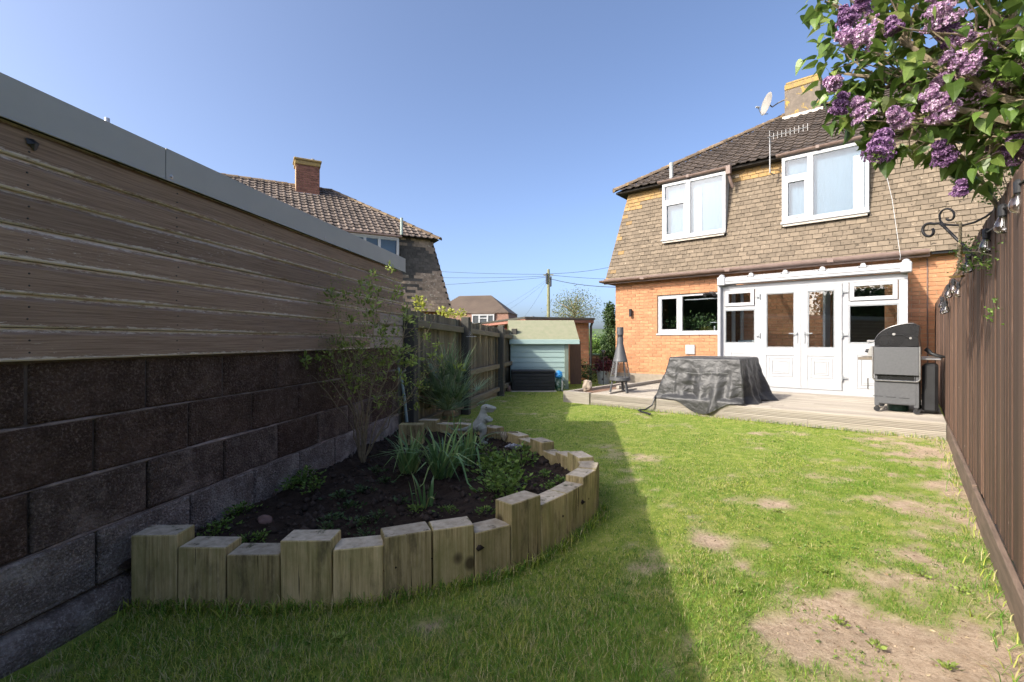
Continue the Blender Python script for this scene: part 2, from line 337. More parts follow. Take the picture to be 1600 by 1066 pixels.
M_mortar_d = mat('grey_dark_mortar', (0.15, 0.115, 0.10), (0.06, 0.047, 0.041), 12, rough=0.97, bump=0.8, bscale=60, bdist=0.008, var=0)
def board_mat():
    s = NT('peeling_stained_cladding'); v = s.coord((30, 0.9, 42)); f = s.noise(v, 4, 9, 0.72)
    c = s.ramp(f, [(0.28, (0.13, 0.083, 0.055)), (0.5, (0.265, 0.18, 0.125)), (0.78, (0.41, 0.30, 0.22))])
    tc = s.n('TexCoord'); sp = s.n('SeparateXYZ'); s.l(tc.outputs['Object'], sp.inputs[0])
    e = s.math('ABSOLUTE', s.math('ADD', sp.outputs[2], 0.004)); e = s.n('MapRange', i1=0.036, i2=0.057, i3=0.0, i4=0.30); s.l(s.math('ABSOLUTE', sp.outputs[2]), e.inputs[0])
    w = s.noise(s.coord((10, 4.2, 34)), 5, 10, 0.8); wide = s.noise(s.coord((0.5, 0.5, 0.5)), 1.6, 2, 0.5)
    t = s.math('ADD', s.math('ADD', w, e.outputs[0]), s.math('MULTIPLY', s.math('SUBTRACT', wide, 0.5), 0.5))
    k = s.ramp(t, [(0.645, 0.0), (0.70, 1.0)]); c = s.mix(k, c, (0.62, 0.54, 0.46))
    r = s.rnd(); wv = s.n('MapRange', i3=0.82, i4=1.15); s.l(r, wv.inputs[0]); h = s.n('HueSaturation'); s.l(wv.outputs[0], h.inputs['Value']); s.l(c, h.inputs['Color'])
    s.base(h.outputs[0]); s.p.inputs['Roughness'].default_value = 0.75; s.p.inputs['Specular IOR Level'].default_value = 0.35
    s.bump(s.math('ADD', f, s.math('MULTIPLY', k, 0.5)), 0.5, 0.004); return s.m
M_board = board_mat()
M_board_p = mat('bare_pale_board', (0.40, 0.335, 0.28), (0.30, 0.24, 0.195), 6, (9, 0.8, 9), 0.85, 0.4, 50, 0.003, 0.12, c3=(0.12, 0.09, 0.07), s3=4, t3=0.62, st3=(6, 1.5, 6))
def block_mat(name, a, b, pale, t):
    s = NT(name); v = s.coord(); c = s.ramp(s.noise(v, 5, 6, 0.6), [(0.3, a), (0.7, b)])
    g = s.noise(v, 95, 5, 0.8); c = s.mix(s.ramp(g, [(0.50, 0.0), (0.64, 0.9)]), c, pale)
    g2 = s.noise(v, 14, 6, 0.75); c = s.mix(s.ramp(g2, [(0.45, 0.0), (0.62, 0.6)]), c, a)
    big = s.noise(v, 3.2, 7, 0.7); c = s.mix(s.ramp(big, [(t, 0.0), (t + 0.2, 1.0)]), c, pale)
    s.base(c); s.p.inputs['Roughness'].default_value = 0.97; s.p.inputs['Specular IOR Level'].default_value = 0.2
    vg = s.n('TexVoronoi', Scale=95.0); s.l(v, vg.inputs['Vector'])
    s.bump(s.math('ADD', s.math('ADD', s.noise(v, 80, 6, 0.75), s.math('MULTIPLY', vg.outputs['Distance'], -0.5)), s.math('MULTIPLY', s.noise(v, 14, 5), 1.3)), 1.0, 0.03); return s.m
M_block_d = block_mat('stained_block', (0.075, 0.046, 0.034), (0.185, 0.12, 0.09), (0.36, 0.26, 0.21), 0.62)
M_block_m = block_mat('mid_block', (0.09, 0.062, 0.049), (0.23, 0.168, 0.136), (0.46, 0.365, 0.31), 0.52)
M_block_l = block_mat('pale_block', (0.17, 0.135, 0.115), (0.42, 0.345, 0.305), (0.72, 0.64, 0.58), 0.5)

# ------------------------------------------------------------------ ground
def bed_path():
    pts = [(203, 949), (276, 949), (353, 949), (437, 949), (519, 949), (600, 939), (676, 922), (742, 910), (799, 893), (846, 870), (886, 846), (912, 826), (931, 808)]
    p = [G(*q) for q in pts]
    p += [Vector(q) for q in ((0.575, 3.10, 0), (0.575, 3.30, 0), (0.52, 3.49, 0), (0.44, 3.67, 0), (0.35, 3.85, 0), (0.255, 4.03, 0), (0.155, 4.20, 0), (0.05, 4.37, 0), (-0.07, 4.53, 0), (-0.21, 4.67, 0), (-0.37, 4.79, 0), (-0.55, 4.88, 0), (-0.75, 4.93, 0), (-0.95, 4.97, 0))]
    return p
BED = bed_path()
SX = -1.92                                             # shed wall face in the shed frame
SN = Vector((math.cos(FR['S']), math.sin(FR['S']), 0)); SD = Vector((-SN.y, SN.x, 0))
def S2(x, t, z=0.0): return SN * x + SD * t + Vector((0, 0, z))
bed_poly = np.array([(p.x, p.y) for p in BED] + [tuple(S2(SX, 5.0).xy), tuple(S2(SX, 1.6).xy)])
def inside(poly, X, Y):
    r = np.zeros(X.shape, bool); n = len(poly); j = n - 1
    for i in range(n):
        xi, yi = poly[i]; xj, yj = poly[j]
        c = ((yi > Y) != (yj > Y)) & (X < (xj - xi) * (Y - yi) / (yj - yi + 1e-12) + xi); r ^= c; j = i
    return r
PATCH = [(G(1420, 1010), 0.56, 0.36, 1.15), (G(1530, 960), 0.46, 0.42, 1.05), (G(1580, 1030), 0.4, 0.4, 1.05), (G(1300, 965), 0.16, 0.16, 0.8), (G(1470, 880), 0.36, 0.28, 0.85), (G(1545, 850), 0.22, 0.3, 0.9), (G(1120, 855), 0.10, 0.20, 0.85),
         (G(1085, 808), 0.12, 0.22, 0.7), (G(1160, 885), 0.09, 0.13, 0.85), (G(1195, 676), 0.35, 0.14, 0.85), (G(1215, 787), 0.16, 0.14, 0.75), (G(1490, 712), 0.40, 0.35, 0.95), (G(1430, 710), 0.5, 0.2, 0.62), (G(1385, 735), 0.3, 0.3, 0.5),
         (G(1450, 780), 0.42, 0.2, 0.8), (G(1525, 800), 0.25, 0.3, 0.85), (G(1505, 760), 0.25, 0.3, 0.8), (G(1300, 715), 0.3, 0.2, 0.45), (G(1600, 900), 0.2, 0.4, 1.0), (G(1085, 1010), 0.07, 0.09, 0.6), (G(1700, 1040), 0.5, 0.7, 1.0)]
def np_noise(X, Y, s, seed=0):
    """cheap smooth value noise on arrays"""
    g = np.random.default_rng(seed).random((256, 256)); x = X * s + 1000; y = Y * s + 1000
    xi = np.floor(x).astype(int); yi = np.floor(y).astype(int); fx = x - xi; fy = y - yi
    fx = fx * fx * (3 - 2 * fx); fy = fy * fy * (3 - 2 * fy); w = lambda a, b: g[a % 256, b % 256]
    return (w(xi, yi) * (1 - fx) + w(xi + 1, yi) * fx) * (1 - fy) + (w(xi, yi + 1) * (1 - fx) + w(xi + 1, yi + 1) * fx) * fy
def bareness(X, Y):
    b = np.zeros_like(X)
    for c, rx, ry, a in PATCH: b = np.maximum(b, a * np.exp(-(((X - c.x) / rx) ** 2 + ((Y - c.y) / ry) ** 2)))
    u = CT * X - ST * Y; b = np.maximum(b, 0.8 * np.exp(-((u - 0.34) / 0.22) ** 2) * (Y < 6)); b = np.maximum(b, 0.42 * np.exp(-((u - 0.2) / 0.55) ** 2) * (Y < 6))
    n = 0.36 * np_noise(X, Y, 3.1, 1) + 0.32 * np_noise(X, Y, 8.3, 2) + 0.2 * np_noise(X, Y, 21, 3) + 0.12 * np_noise(X, Y, 44, 4)
    return np.clip((b + (n - 0.5) * 2.3 - 0.27) * 1.9, 0, 1)
def lawn_z(X, Y): return 0.012 * (np_noise(X, Y, 1.3, 5) - 0.5) + 0.010 * (np_noise(X, Y, 6, 6) - 0.5)
def make_lawn():
    s = NT('lawn_ground'); at = s.n('Attribute', _attribute_name='bare'); v = s.coord((1, 1, 1), False)
    g = s.ramp(s.noise(v, 9, 8, 0.7), [(0.3, (0.14, 0.22, 0.035)), (0.5, (0.26, 0.33, 0.06)), (0.7, (0.42, 0.40, 0.13))])
    d = s.ramp(s.noise(v, 26, 8, 0.75), [(0.28, (0.38, 0.27, 0.18)), (0.55, (0.60, 0.46, 0.33)), (0.75, (0.72, 0.59, 0.44))])
    d2 = s.ramp(s.noise(v, 5.5, 6, 0.7), [(0.42, 1.0), (0.62, 0.78)]); d = s.mix(1.0, d, d2, 'MULTIPLY'); cr = s.ramp(s.noise(v, 95, 3, 0.6), [(0.6, 0.0), (0.7, 1.0)]); d = s.mix(s.math('MULTIPLY', cr, 0.5), d, (0.16, 0.11, 0.07))
    s.base(s.mix(at.outputs['Fac'], g, d)); s.p.inputs['Roughness'].default_value = 1.0; s.p.inputs['Specular IOR Level'].default_value = 0.1
    s.bump(s.noise(v, 60, 8, 0.75), 0.9, 0.02)
    xs = np.arange(-3.2, 9.01, 0.06); ys = np.arange(-3.0, 16.01, 0.06); X, Y = np.meshgrid(xs, ys); nx, ny = len(xs), len(ys)
    V = np.stack([X, Y, lawn_z(X, Y)], 2).reshape(-1, 3); i = (np.arange(ny - 1)[:, None] * nx + np.arange(nx - 1)[None]).ravel()
    me = np_mesh('lawn', V, np.stack([i, i + 1, i + nx + 1, i + nx], 1), s.m, smooth=True)
    me.attributes.new('bare', 'FLOAT', 'POINT').data.foreach_set('value', bareness(X, Y).ravel().astype(np.float32))
    o = bpy.data.objects.new('lawn', me); COL.objects.link(o); tag(o, 'lawn with worn bare earth patches along the brown fence', None, kind='structure')
make_lawn()
gm = mat('rough_ground', (0.10, 0.13, 0.035), (0.17, 0.16, 0.07), 0.6, rough=1, bump=0.3, var=0)
b = MB(); n = 48
b.add([(900 * math.cos(2 * math.pi * k / n), 900 * math.sin(2 * math.pi * k / n), -0.06) for k in range(n)], [list(range(n))])
tag(b.build('ground', gm), 'rough green ground around the houses', None, kind='structure')
# a low wooded hill on the horizon
b = MB(); hs = []
for k in range(60):
    a = R(-60 + 120 * k / 59); h = 9 + 7 * fnoise(k * 0.21, 3.3) + 3 * fnoise(k * 0.9, 1.3)
    for r_, z_ in ((330, -1), (420, h * 0.55), (560, h * 1.3), (800, -1)): hs.append((r_ * math.sin(a), r_ * math.cos(a), z_))
b.add(hs, [[k * 4 + j, k * 4 + j + 1, (k + 1) * 4 + j + 1, (k + 1) * 4 + j] for k in range(59) for j in range(3)])
tag(b.build('hill', mat('wooded_hill', (0.06, 0.10, 0.04), (0.12, 0.16, 0.07), 0.05, rough=1, bump=0, var=0), smooth=True), 'low green hill on the horizon', None, kind='structure')

def make_grass():
    arr = []
    for (y0, y1, dens, L0, L1, W) in ((1.25, 2.4, 24000, 0.011, 0.028, 0.0011), (2.4, 4.2, 12500, 0.010, 0.021, 0.0015), (4.2, 7.0, 5600, 0.008, 0.017, 0.0024), (7.0, 11.8, 2200, 0.008, 0.016, 0.004)):
        xmin, xmax = -1.15 * y1 - 0.1, 1.12 * y1 + 0.1; N = int(dens * (xmax - xmin) * (y1 - y0))
        X = RNG.uniform(xmin, xmax, N); Y = RNG.uniform(y0, y1, N); u = CT * X - ST * Y; v = ST * X + CT * Y
        sx = SN.x * X + SN.y * Y
        ok = (np.abs(X) < 1.12 * Y + 0.05) & (u < 0.32) & (sx > SX + 0.10) & ~inside(bed_poly, X, Y) & ((v < 7.04) | (u < -4.78)) & (X > -1.126 + 0.182 * (Y - 5) + 0.05) & ~((Y > 10.1) & (X < 1.3))
        b_ = bareness(X, Y); ok &= RNG.random(N) > b_ * (1.10 - 0.45 * (np_noise(X, Y, 7.5, 15) > 0.66)) - 0.04
        ok &= RNG.random(N) < 0.55 + 0.6 * np_noise(X, Y, 5, 9)
        X, Y, b_ = X[ok], Y[ok], b_[ok]; N = len(X); P = np.stack([X, Y, lawn_z(X, Y) - 0.002], 1)
        Dr = RNG.normal(size=(N, 3)) * np.array([0.55, 0.55, 0.0]) + np.array([0, 0, 1.0])
        tall = 0.6 + 0.7 * np_noise(X, Y, 2.3, 11) + 0.55 * (np_noise(X, Y, 9, 12) > 0.78) + 1.0 * np.clip((2.35 - Y) / 0.7, 0, 1) * np.clip((0.75 - X) / 0.4, 0, 1)
        # longer grass against the sleepers and the shed foot
        L = RNG.uniform(L0, L1, N) * tall * (1 - 0.35 * b_)
        patch = np_noise(X, Y, 1.7, 13) * 0.5 + np_noise(X, Y, 6.5, 14) * 0.3
        q = np.clip(RNG.random(N) * 0.50 + patch * 0.55 + b_ * 0.35 - 0.05 + 0.10 * np.exp(-((u[ok] - 0.1) / 0.7) ** 2), 0, 0.999)
        dry = RNG.random(N) < 0.05; q = np.where(dry, RNG.uniform(0.9, 1.0, N), q)
        arr.append(blade_arrays(P, Dr, L, W * RNG.uniform(0.7, 1.3, N), RNG.uniform(0.1, 1.1, N), q))
    # long tufts at the foot of the edging and the deck
    Ps = []
    for a, c in zip(BED[:13], BED[1:14]):
        for _ in range(110):
            t = random.random(); p = a.lerp(c, t); n_ = Vector((c.y - a.y, -(c.x - a.x), 0)).normalized(); p = p + n_ * (0.01 + abs(random.gauss(0, 0.03))); Ps.append((p.x, p.y, 0.0))
    for _ in range(900):
        p = h2w(random.uniform(-4.2, 0.3), 7.03 - abs(random.gauss(0, 0.03))); Ps.append((p.x, p.y, 0))
    for _ in range(400):
        p = h2w(0.30 - abs(random.gauss(0, 0.05)), random.uniform(1.3, 7)); Ps.append((p.x, p.y, 0))
    P = np.array(Ps); N = len(P); Dr = RNG.normal(size=(N, 3)) * np.array([0.5, 0.5, 0]) + np.array([0, 0, 1.0])
    arr.append(blade_arrays(P, Dr, RNG.uniform(0.04, 0.085, N), 0.0022, RNG.uniform(0.2, 1.2, N), RNG.random(N) * 0.7))
    o = field_obj('grass', arr, M_grass); tag(o, 'short mown grass blades of the lawn', 'grass')
make_grass()
def make_litter():
    N = 9000; X = RNG.uniform(0.6, 5, N); Y = RNG.uniform(1.3, 6.6, N); u = CT * X - ST * Y; ok = (u < 0.31) & (RNG.random(N) < bareness(X, Y) * 0.9 + 0.03); X, Y = X[ok], Y[ok]; N = len(X)
    P = np.stack([X, Y, lawn_z(X, Y) + 0.003], 1); Dr = RNG.normal(size=(N, 3)) * np.array([1, 1, 0.12]); L = RNG.exponential(0.008, N).clip(0.003, 0.022)
    m = leaf_mat('dry_litter', [(0, (0.10, 0.065, 0.04)), (0.4, (0.28, 0.19, 0.11)), (0.8, (0.46, 0.36, 0.23)), (1, (0.56, 0.48, 0.34))], 0.9, 0.05)
    o = field_obj('leaf_litter', [leaf_arrays(P, Dr, L, L * 0.16 + 0.0012)], m); tag(o, 'dry stalks and crumbs scattered on the bare earth', 'litter')
make_litter()
def make_crumbs():
    N = 16000; X = RNG.uniform(0.5, 4.5, N); Y = RNG.uniform(1.3, 5.0, N); u = CT * X - ST * Y; ok = (u < 0.31) & (RNG.random(N) < bareness(X, Y) ** 1.5); X, Y = X[ok], Y[ok]; N = len(X)
    r = RNG.exponential(0.0013, N).clip(0.0008, 0.005); oc = np.array([(1, 0, 0), (0, 1, 0), (-1, 0, 0), (0, -1, 0), (0, 0, 1), (0, 0, -1)], float)
    ft = np.array([(0, 1, 4), (1, 2, 4), (2, 3, 4), (3, 0, 4), (1, 0, 5), (2, 1, 5), (3, 2, 5), (0, 3, 5)])
    V = (np.stack([X, Y, lawn_z(X, Y) + r * 0.3], 1)[:, None] + oc[None] * (1 + 0.6 * (RNG.random((N, 6, 1)) - 0.5)) * r[:, None, None]).reshape(-1, 3); Fc = (ft[None] + (np.arange(N) * 6)[:, None, None]).reshape(-1, 3)
    o = bpy.data.objects.new('soil_crumbs', np_mesh('soil_crumbs', V, Fc, mat('earth_crumb', (0.34, 0.25, 0.165), (0.50, 0.385, 0.27), 30, rough=1, bump=0.3, var=0.35), np.repeat(RNG.random(N), 6))); COL.objects.link(o); tag(o, 'loose crumbs of pale earth on the worn patches', 'earth', kind='stuff')
make_crumbs()
def make_clover():
    N = 5200; X = RNG.uniform(-1.2, 4.5, N); Y = RNG.uniform(1.35, 6.5, N); u = CT * X - ST * Y; sx = SN.x * X + SN.y * Y
    ok = (u < 0.3) & (sx > SX + 0.12) & ~inside(bed_poly, X, Y) & (np_noise(X, Y, 2.6, 17) > 0.6); X, Y = X[ok], Y[ok]; N = len(X)
    P = np.stack([X, Y, lawn_z(X, Y) + RNG.uniform(.006, .018, N)], 1); P = np.repeat(P, 3, 0); a = np.tile([0, 2.09, 4.19], N) + np.repeat(RNG.uniform(0, 6, N), 3); Dr = np.stack([np.cos(a), np.sin(a), RNG.uniform(0, .5, 3 * N)], 1)
    o = field_obj('clover', [leaf_arrays(P, Dr, RNG.uniform(.006, .012, 3 * N), .0042, 0.1, np.repeat(RNG.random(N), 3))], M_leaf_mid); tag(o, 'clover and small broad-leaved weeds mixed into the lawn', 'ground cover')
make_clover()

# ------------------------------------------------------------------ outbuilding on the left: blocks, cladding, metal trim
def make_outbuilding():
    T = Thing('outbuilding', 'long dark outbuilding of concrete blocks and peeling brown boards with grey metal roof trim', 'outbuilding', (SX - 1.2, 1.5, 0), 'S')
    t0, t1 = -2.2, 4.66
    MB().box((SX - 2.4, t0, -0.05), (SX - 0.003, t1 - 0.01, 1.08)).build('block_core', M_mortar_d, T)
    wb = MB().box((SX - 2.4, t0, 1.09), (SX - 0.004, t1 + 0.06, 1.93)).build('upper_wall', M_lpost, T)
    rows = [0.13 + 0.225 * k for k in range(5)]; core = T.o
    xf = {0: [], 1: [], 2: []}
    for k, z in enumerate(rows[:4]):
        t = t0 + (0.0 if k % 2 else 0.225) - 0.03
        while t < t1 - 0.05:
            w = min(0.44, t1 - t); m = 2 if k == 0 else (1 if k == 1 and random.random() < 0.7 else 0)
            xf[m].append(((SX - 0.046 + (0.016, 0.010, 0.005, 0.001)[k] + random.uniform(-.002, .002), t + w / 2, z + 0.1075), (random.uniform(-.01, .01), 0, random.uniform(-.008, .008)), (1, (w - 0.001) / 0.44, 1))); t += 0.45
    vs, fs = chamfer_box(0.10, 0.441, 0.216, 0.007)
    for m, mm in ((0, M_block_d), (1, M_block_m), (2, M_block_l)): pieces('block', vs, fs, xf[m], mm, T)
    b = MB(); N = 60; prof = [(-0.09, -0.06), (0.055, -0.06), (0.05, 0.05), (0.03, 0.10), (-0.03, 0.132), (-0.09, 0.134)]
    for i in range(N + 1):
        t = t0 + (t1 + 0.14 - t0) * i / N
        b.v += [Vector((SX + x + 0.010 * fnoise(t * 3, j), t, z + 0.010 * fnoise(t * 2.3, j + 9))) for j, (x, z) in enumerate(prof)]; b.a += [0] * 6
    b.f = [[i * 6 + j, i * 6 + j + 1, (i + 1) * 6 + j + 1, (i + 1) * 6 + j] for i in range(N) for j in range(5)]
    b.build('concrete_footing', M_block_l, T, smooth=True)
    for k, z in enumerate((0.348, 0.573, 0.798)):            # squeezed, uneven mortar along the bed joints
        pts = []; rr = []; t = t0
        while t < t1: pts.append((SX + 0.006 - 0.003 * k + 0.003 * fnoise(t * 4, k * 5.1), t, z + 0.004 * fnoise(t * 2.2, k * 3.3))); rr.append(max(0.0015, 0.0055 + 0.013 * fnoise(t * 3.5, k * 9.7) + 0.006 * fnoise(t * 14, k * 2.7))); t += 0.035
        MB().tube(pts, rr, 6).build('mortar_joint', mat('pale_mortar', (0.36, 0.29, 0.255), (0.10, 0.075, 0.065), 9, rough=0.97, bump=0.9, bscale=70, bdist=0.01, var=0), T)
    # a darker pier at the far end
    MB().box((SX - 0.25, t1 + 0.005, -0.05), (SX - 0.05, t1 + 0.13, 1.06), 0.006).build('end_pier', M_block_d, T)
    # shiplap boards, each wedge-shaped and slightly proud at its foot
    hgt = 0.1155; z = 1.03
    for k in range(7):
        cuts = [t0, t1 + 0.09]
        if k < 3: cuts = [t0, (3.98, 4.05, 4.18)[k], t1 + 0.09]
        for j, (a, c) in enumerate(zip(cuts, cuts[1:])):
            prof = [(0.0, 0.002), (0.026, 0.002), (0.030, 0.007), (0.029, hgt * 0.80), (0.017, hgt * 0.92), (0.012, hgt), (0.0, hgt)]
            vs = []; n = len(prof); seg = max(3, int((c - a) * 5))
            for i in range(seg + 1):
                t = a + (c - a - 0.003) * i / seg
                for x, zz in prof: vs.append((x + 0.0022 * fnoise(t * 1.7, k * 3.1), t - (a + c) / 2, zz - hgt / 2 + 0.0018 * fnoise(t * 1.1, k * 7.7 + 3)))
            fs = [[i * n + j2, i * n + (j2 + 1) % n, (i + 1) * n + (j2 + 1) % n, (i + 1) * n + j2] for i in range(seg) for j2 in range(n)] + [list(range(n)), [seg * n + q for q in range(n)]]
            o = bpy.data.objects.new('board', MB().add(vs, fs).mesh('board', M_board_p if j == 1 else M_board)); COL.objects.link(o); o.parent = T.o
            o.location = Vector((SX, (a + c) / 2, z + hgt / 2)) - T.base
        z += hgt
    # nail heads in rows
    nv, nf = MB().lathe([(0.0035, 0), (0.0035, 0.0025)], n=6).v, None
    nb = MB().lathe([(0.0038, 0), (0.003, 0.002)], n=6); xf = []
    for t in (0.75, 1.35, 1.95, 2.55, 3.15, 3.75, 4.35):
        for k in range(7):
            for dz in (0.03, 0.072): xf.append(((SX + 0.029, t + random.uniform(-.006, .006), 1.03 + k * hgt + dz), (0, R(90), 0), ONE))
    pieces('nail', nb.v, nb.f, xf, M_iron, T)
    # folded metal trim in three lengths, with screws
    for a, c in ((t0, 1.87), (1.873, t1 + 0.12)):
        e_ = 0.002 if a > 0 else 0.0; b = MB().prism([(SX - 0.30, 1.975), (SX + 0.045 + e_, 1.975 + e_), (SX + 0.045 + e_, 1.838), (SX + 0.055, 1.832), (SX + 0.053, 1.829), (SX + 0.041, 1.836), (SX + 0.041, 1.969), (SX - 0.30, 1.969)], 'y', a, c)
        b.build('metal_trim', M_gal, T)
    sv = MB().lathe([(0.010, 0), (0.010, 0.002), (0.006, 0.003), (0.006, 0.007), (0.002, 0.008)], n=10)
    pieces('screw', sv.v, sv.f, [((SX + 0.045, t, 1.856), (0, R(90), 0), ONE) for t in (0.885, 1.90, 3.2, 4.6)], M_steel, T)
    MB().box((SX - 2.4, t0, 1.935), (SX - 0.2, t1 + 0.1, 1.968)).build('roof_deck', M_felt, T)
    MB().tube([(SX + 0.03, 1.62, 1.97), (SX + 0.03, 1.62, 1.995)], 0.009, 8).build('roof_bolt', M_steel, T)
    b = MB(); c = Vector((SX + 0.032, 1.36, 1.785))          # a rag of black tape left under the trim
    b.add([c + Vector(q) for q in ((0, -.02, .012), (0, .004, .016), (.004, .018, .006), (.002, .012, -.018), (.004, .002, -.026), (.002, -.006, -.012), (.003, -.018, -.008), (.012, -.002, -.002))], [[0, 1, 7], [1, 2, 7], [2, 3, 7], [3, 4, 7], [4, 5, 7], [5, 6, 7], [6, 0, 7]])
    b.build('bracket', M_iron, T)
make_outbuilding()

# ------------------------------------------------------------------ raised bed: sleepers, soil
def make_bed():
    T = Thing('sleeper_edging', 'curved edging of upright timber sleepers round the soil bed', 'garden edging', (BED[6].x, BED[6].y, 0))
    hs = [0.296, 0.245, 0.217, 0.275, 0.235, 0.265, 0.262, 0.222, 0.315, 0.262, 0.262, 0.297, 0.30, 0.26, 0.285, 0.245, 0.215, 0.275, 0.24, 0.26, 0.225, 0.27, 0.23, 0.26, 0.25, 0.28]
    for k, (a, c) in enumerate(zip(BED, BED[1:])):
        d = c - a; L = d.length - 0.006; n_ = Vector((-d.y, d.x, 0)).normalized(); h = hs[k % len(hs)] + 0.08
        vs, fs = chamfer_box(L, 0.118, h, 0.004)
        me = MB().add(vs, fs).mesh('sleeper', M_sleeper); me.materials.append(M_sleeper_top)
        for p in me.polygons:
            if p.normal.z > 0.9: p.material_index = 1
        o = bpy.data.objects.new('sleeper', me); COL.objects.link(o); o.parent = T.o
        m = (a + c) / 2 + n_ * 0.059; o.location = Vector((m.x, m.y, h / 2 - 0.08)) - T.base
        o.rotation_euler = (random.uniform(-.012, .012), random.uniform(-.012, .012), math.atan2(d.y, d.x) + random.uniform(-.02, .02))
    # soil surface
    xs = np.arange(-2.1, 0.75, 0.03); ys = np.arange(1.9, 5.2, 0.03); X, Y = np.meshgrid(xs, ys); nx = len(xs)
    Z = 0.155 + 0.04 * (np_noise(X, Y, 3, 21) - 0.5) + 0.035 * (np_noise(X, Y, 9, 22) - 0.5) + 0.03 * (np_noise(X, Y, 24, 23) - 0.5)
    keep = inside(bed_poly, X, Y); i = (np.arange(len(ys) - 1)[:, None] * nx + np.arange(nx - 1)[None]).ravel(); kf = keep.ravel()
    i = i[kf[i] & kf[i + 1] & kf[i + nx] & kf[i + nx + 1]]
    ks = inside(bed_poly, X, Y).ravel(); Zr = Z.ravel().copy()
    V = np.stack([X.ravel(), Y.ravel(), Zr], 1)
    # pull outside vertices back under the sleepers
    me = np_mesh('soil_bed', V, np.stack([i, i + 1, i + nx + 1, i + nx], 1), M_soil, smooth=True)
    o = bpy.data.objects.new('soil_bed', me); COL.objects.link(o); tag(o, 'dark soil filling the raised bed', None, kind='structure')
    # clods
    N = 5200; X = RNG.uniform(-2.0, 0.6, N); Y = RNG.uniform(2.0, 5.0, N); ok = inside(bed_poly, X, Y); X, Y = X[ok], Y[ok]; N = len(X)
    r = RNG.exponential(0.0075, N).clip(0.003, 0.026); oc = np.array([(1, 0, 0), (0, 1, 0), (-1, 0, 0), (0, -1, 0), (0, 0, 1), (0, 0, -1)], float)
    ft = np.array([(0, 1, 4), (1, 2, 4), (2, 3, 4), (3, 0, 4), (1, 0, 5), (2, 1, 5), (3, 2, 5), (0, 3, 5)])
    Z = 0.155 + 0.04 * (np_noise(X, Y, 3, 21) - 0.5) + 0.035 * (np_noise(X, Y, 9, 22) - 0.5) + 0.03 * (np_noise(X, Y, 24, 23) - 0.5)
    V = (np.stack([X, Y, Z + r * 0.3], 1)[:, None] + (oc[None] * (1 + 0.6 * (RNG.random((N, 6, 1)) - 0.5)) * r[:, None, None])).reshape(-1, 3)
    Fc = (ft[None] + (np.arange(N) * 6)[:, None, None]).reshape(-1, 3)
    o = bpy.data.objects.new('soil_clods', np_mesh('soil_clods', V, Fc, mat('soil_clod', (0.022, 0.016, 0.012), (0.065, 0.047, 0.036), 30, rough=1, bump=0.6, var=0.4), np.repeat(RNG.random(N), 6))); COL.objects.link(o)
    tag(o, 'crumbs and clods of dark soil in the bed', 'soil', kind='stuff')
make_bed()

# ------------------------------------------------------------------ fences
def board_xf(p0, p1, width, z0, h, jitter=0.006):
    pass
def make_left_fence():
    p0 = Vector((-1.20, 4.98, 0)); p1 = Vector((0.02, 11.05, 0)); d = (p1 - p0); L = d.length; dn = d.normalized()
    T = Thing('close_board_fence', 'weathered greenish timber fence with dark posts running behind the palm', 'fence', p0, rz=math.atan2(d.y, d.x)); T.base = Vector((0, 0, 0)); T.o.location = p0
    H = 1.34; vs, fs = MB().prism([(0, -0.005), (0.10, -0.004), (0.10, 0.004), (0, 0.012)], 'z', 0, 1).v, None
    pb = MB().prism([(0, -0.004), (0.092, -0.002), (0.092, 0.003), (0, 0.011)], 'z', 0, 1)
    xf = []; x = 0.02
    while x < L - 0.05:
        if abs(x - 0.2) > -1: xf.append(((x, 0.02 + random.uniform(-.004, .004), 0.05), (0, random.uniform(-.008, .008), random.uniform(-.05, .05)), (1, 1, H - 0.05 + 0.12 * (1 - x / L) + random.uniform(-.012, .012))))
        x += 0.083
    pieces('slat', pb.v, pb.f, xf, M_lfence, T)
    posts = [0.12, 2.15, 4.55, 5.95]
    for x in posts:
        hh = (H + 0.03 + 0.12 * (1 - x / L)) if x > 1 else 1.36; MB().box((x - 0.06, -0.145, -0.05), (x + 0.06, -0.025, hh), 0.006).build('post', M_lpost, T)
        MB().box((x - 0.045, -0.152, hh + 0.002), (x + 0.045, -0.03, hh + 0.012), 0.003).build('post_top', M_lrail, T)
    for zz in (H - 0.155, 0.60, 0.14):
        for a, c in zip(posts, posts[1:]):
            t_ = 0.12 if zz > 1 else 0.0; MB().beam((a + 0.062, -0.04, zz + t_ * (1 - a / L)), (c - 0.062, -0.04, zz + t_ * (1 - c / L)), 0.07, 0.085, 0.006).build('rail', M_lrail, T)
    MB().box((0.2, -0.02, -0.05), (L, 0.018, 0.10), 0.004).build('gravel_board', M_lrail, T)
    # plastic clip rack hung on the second post
    K = Thing('wire_hanger', 'clear plastic peg hanger tied to a fence post', 'hanger', D(735, 524, 7.05))
    b = MB(); c = K.base
    for k in range(7):
        a = k * 0.9; b.tube([c + Vector((-0.11, 0, 0.2)), c + Vector((0.05 * math.cos(a), 0.05 * math.sin(a), -0.02 + 0.02 * math.sin(a * 2)))], 0.0018, 4)
    b.tube([c + Vector((0.09 * math.cos(q * 0.7), 0.06 * math.sin(q * 0.7), -0.02)) for q in range(10)], 0.004, 5)
    b.build('cords', M_upvc, K)
make_left_fence()

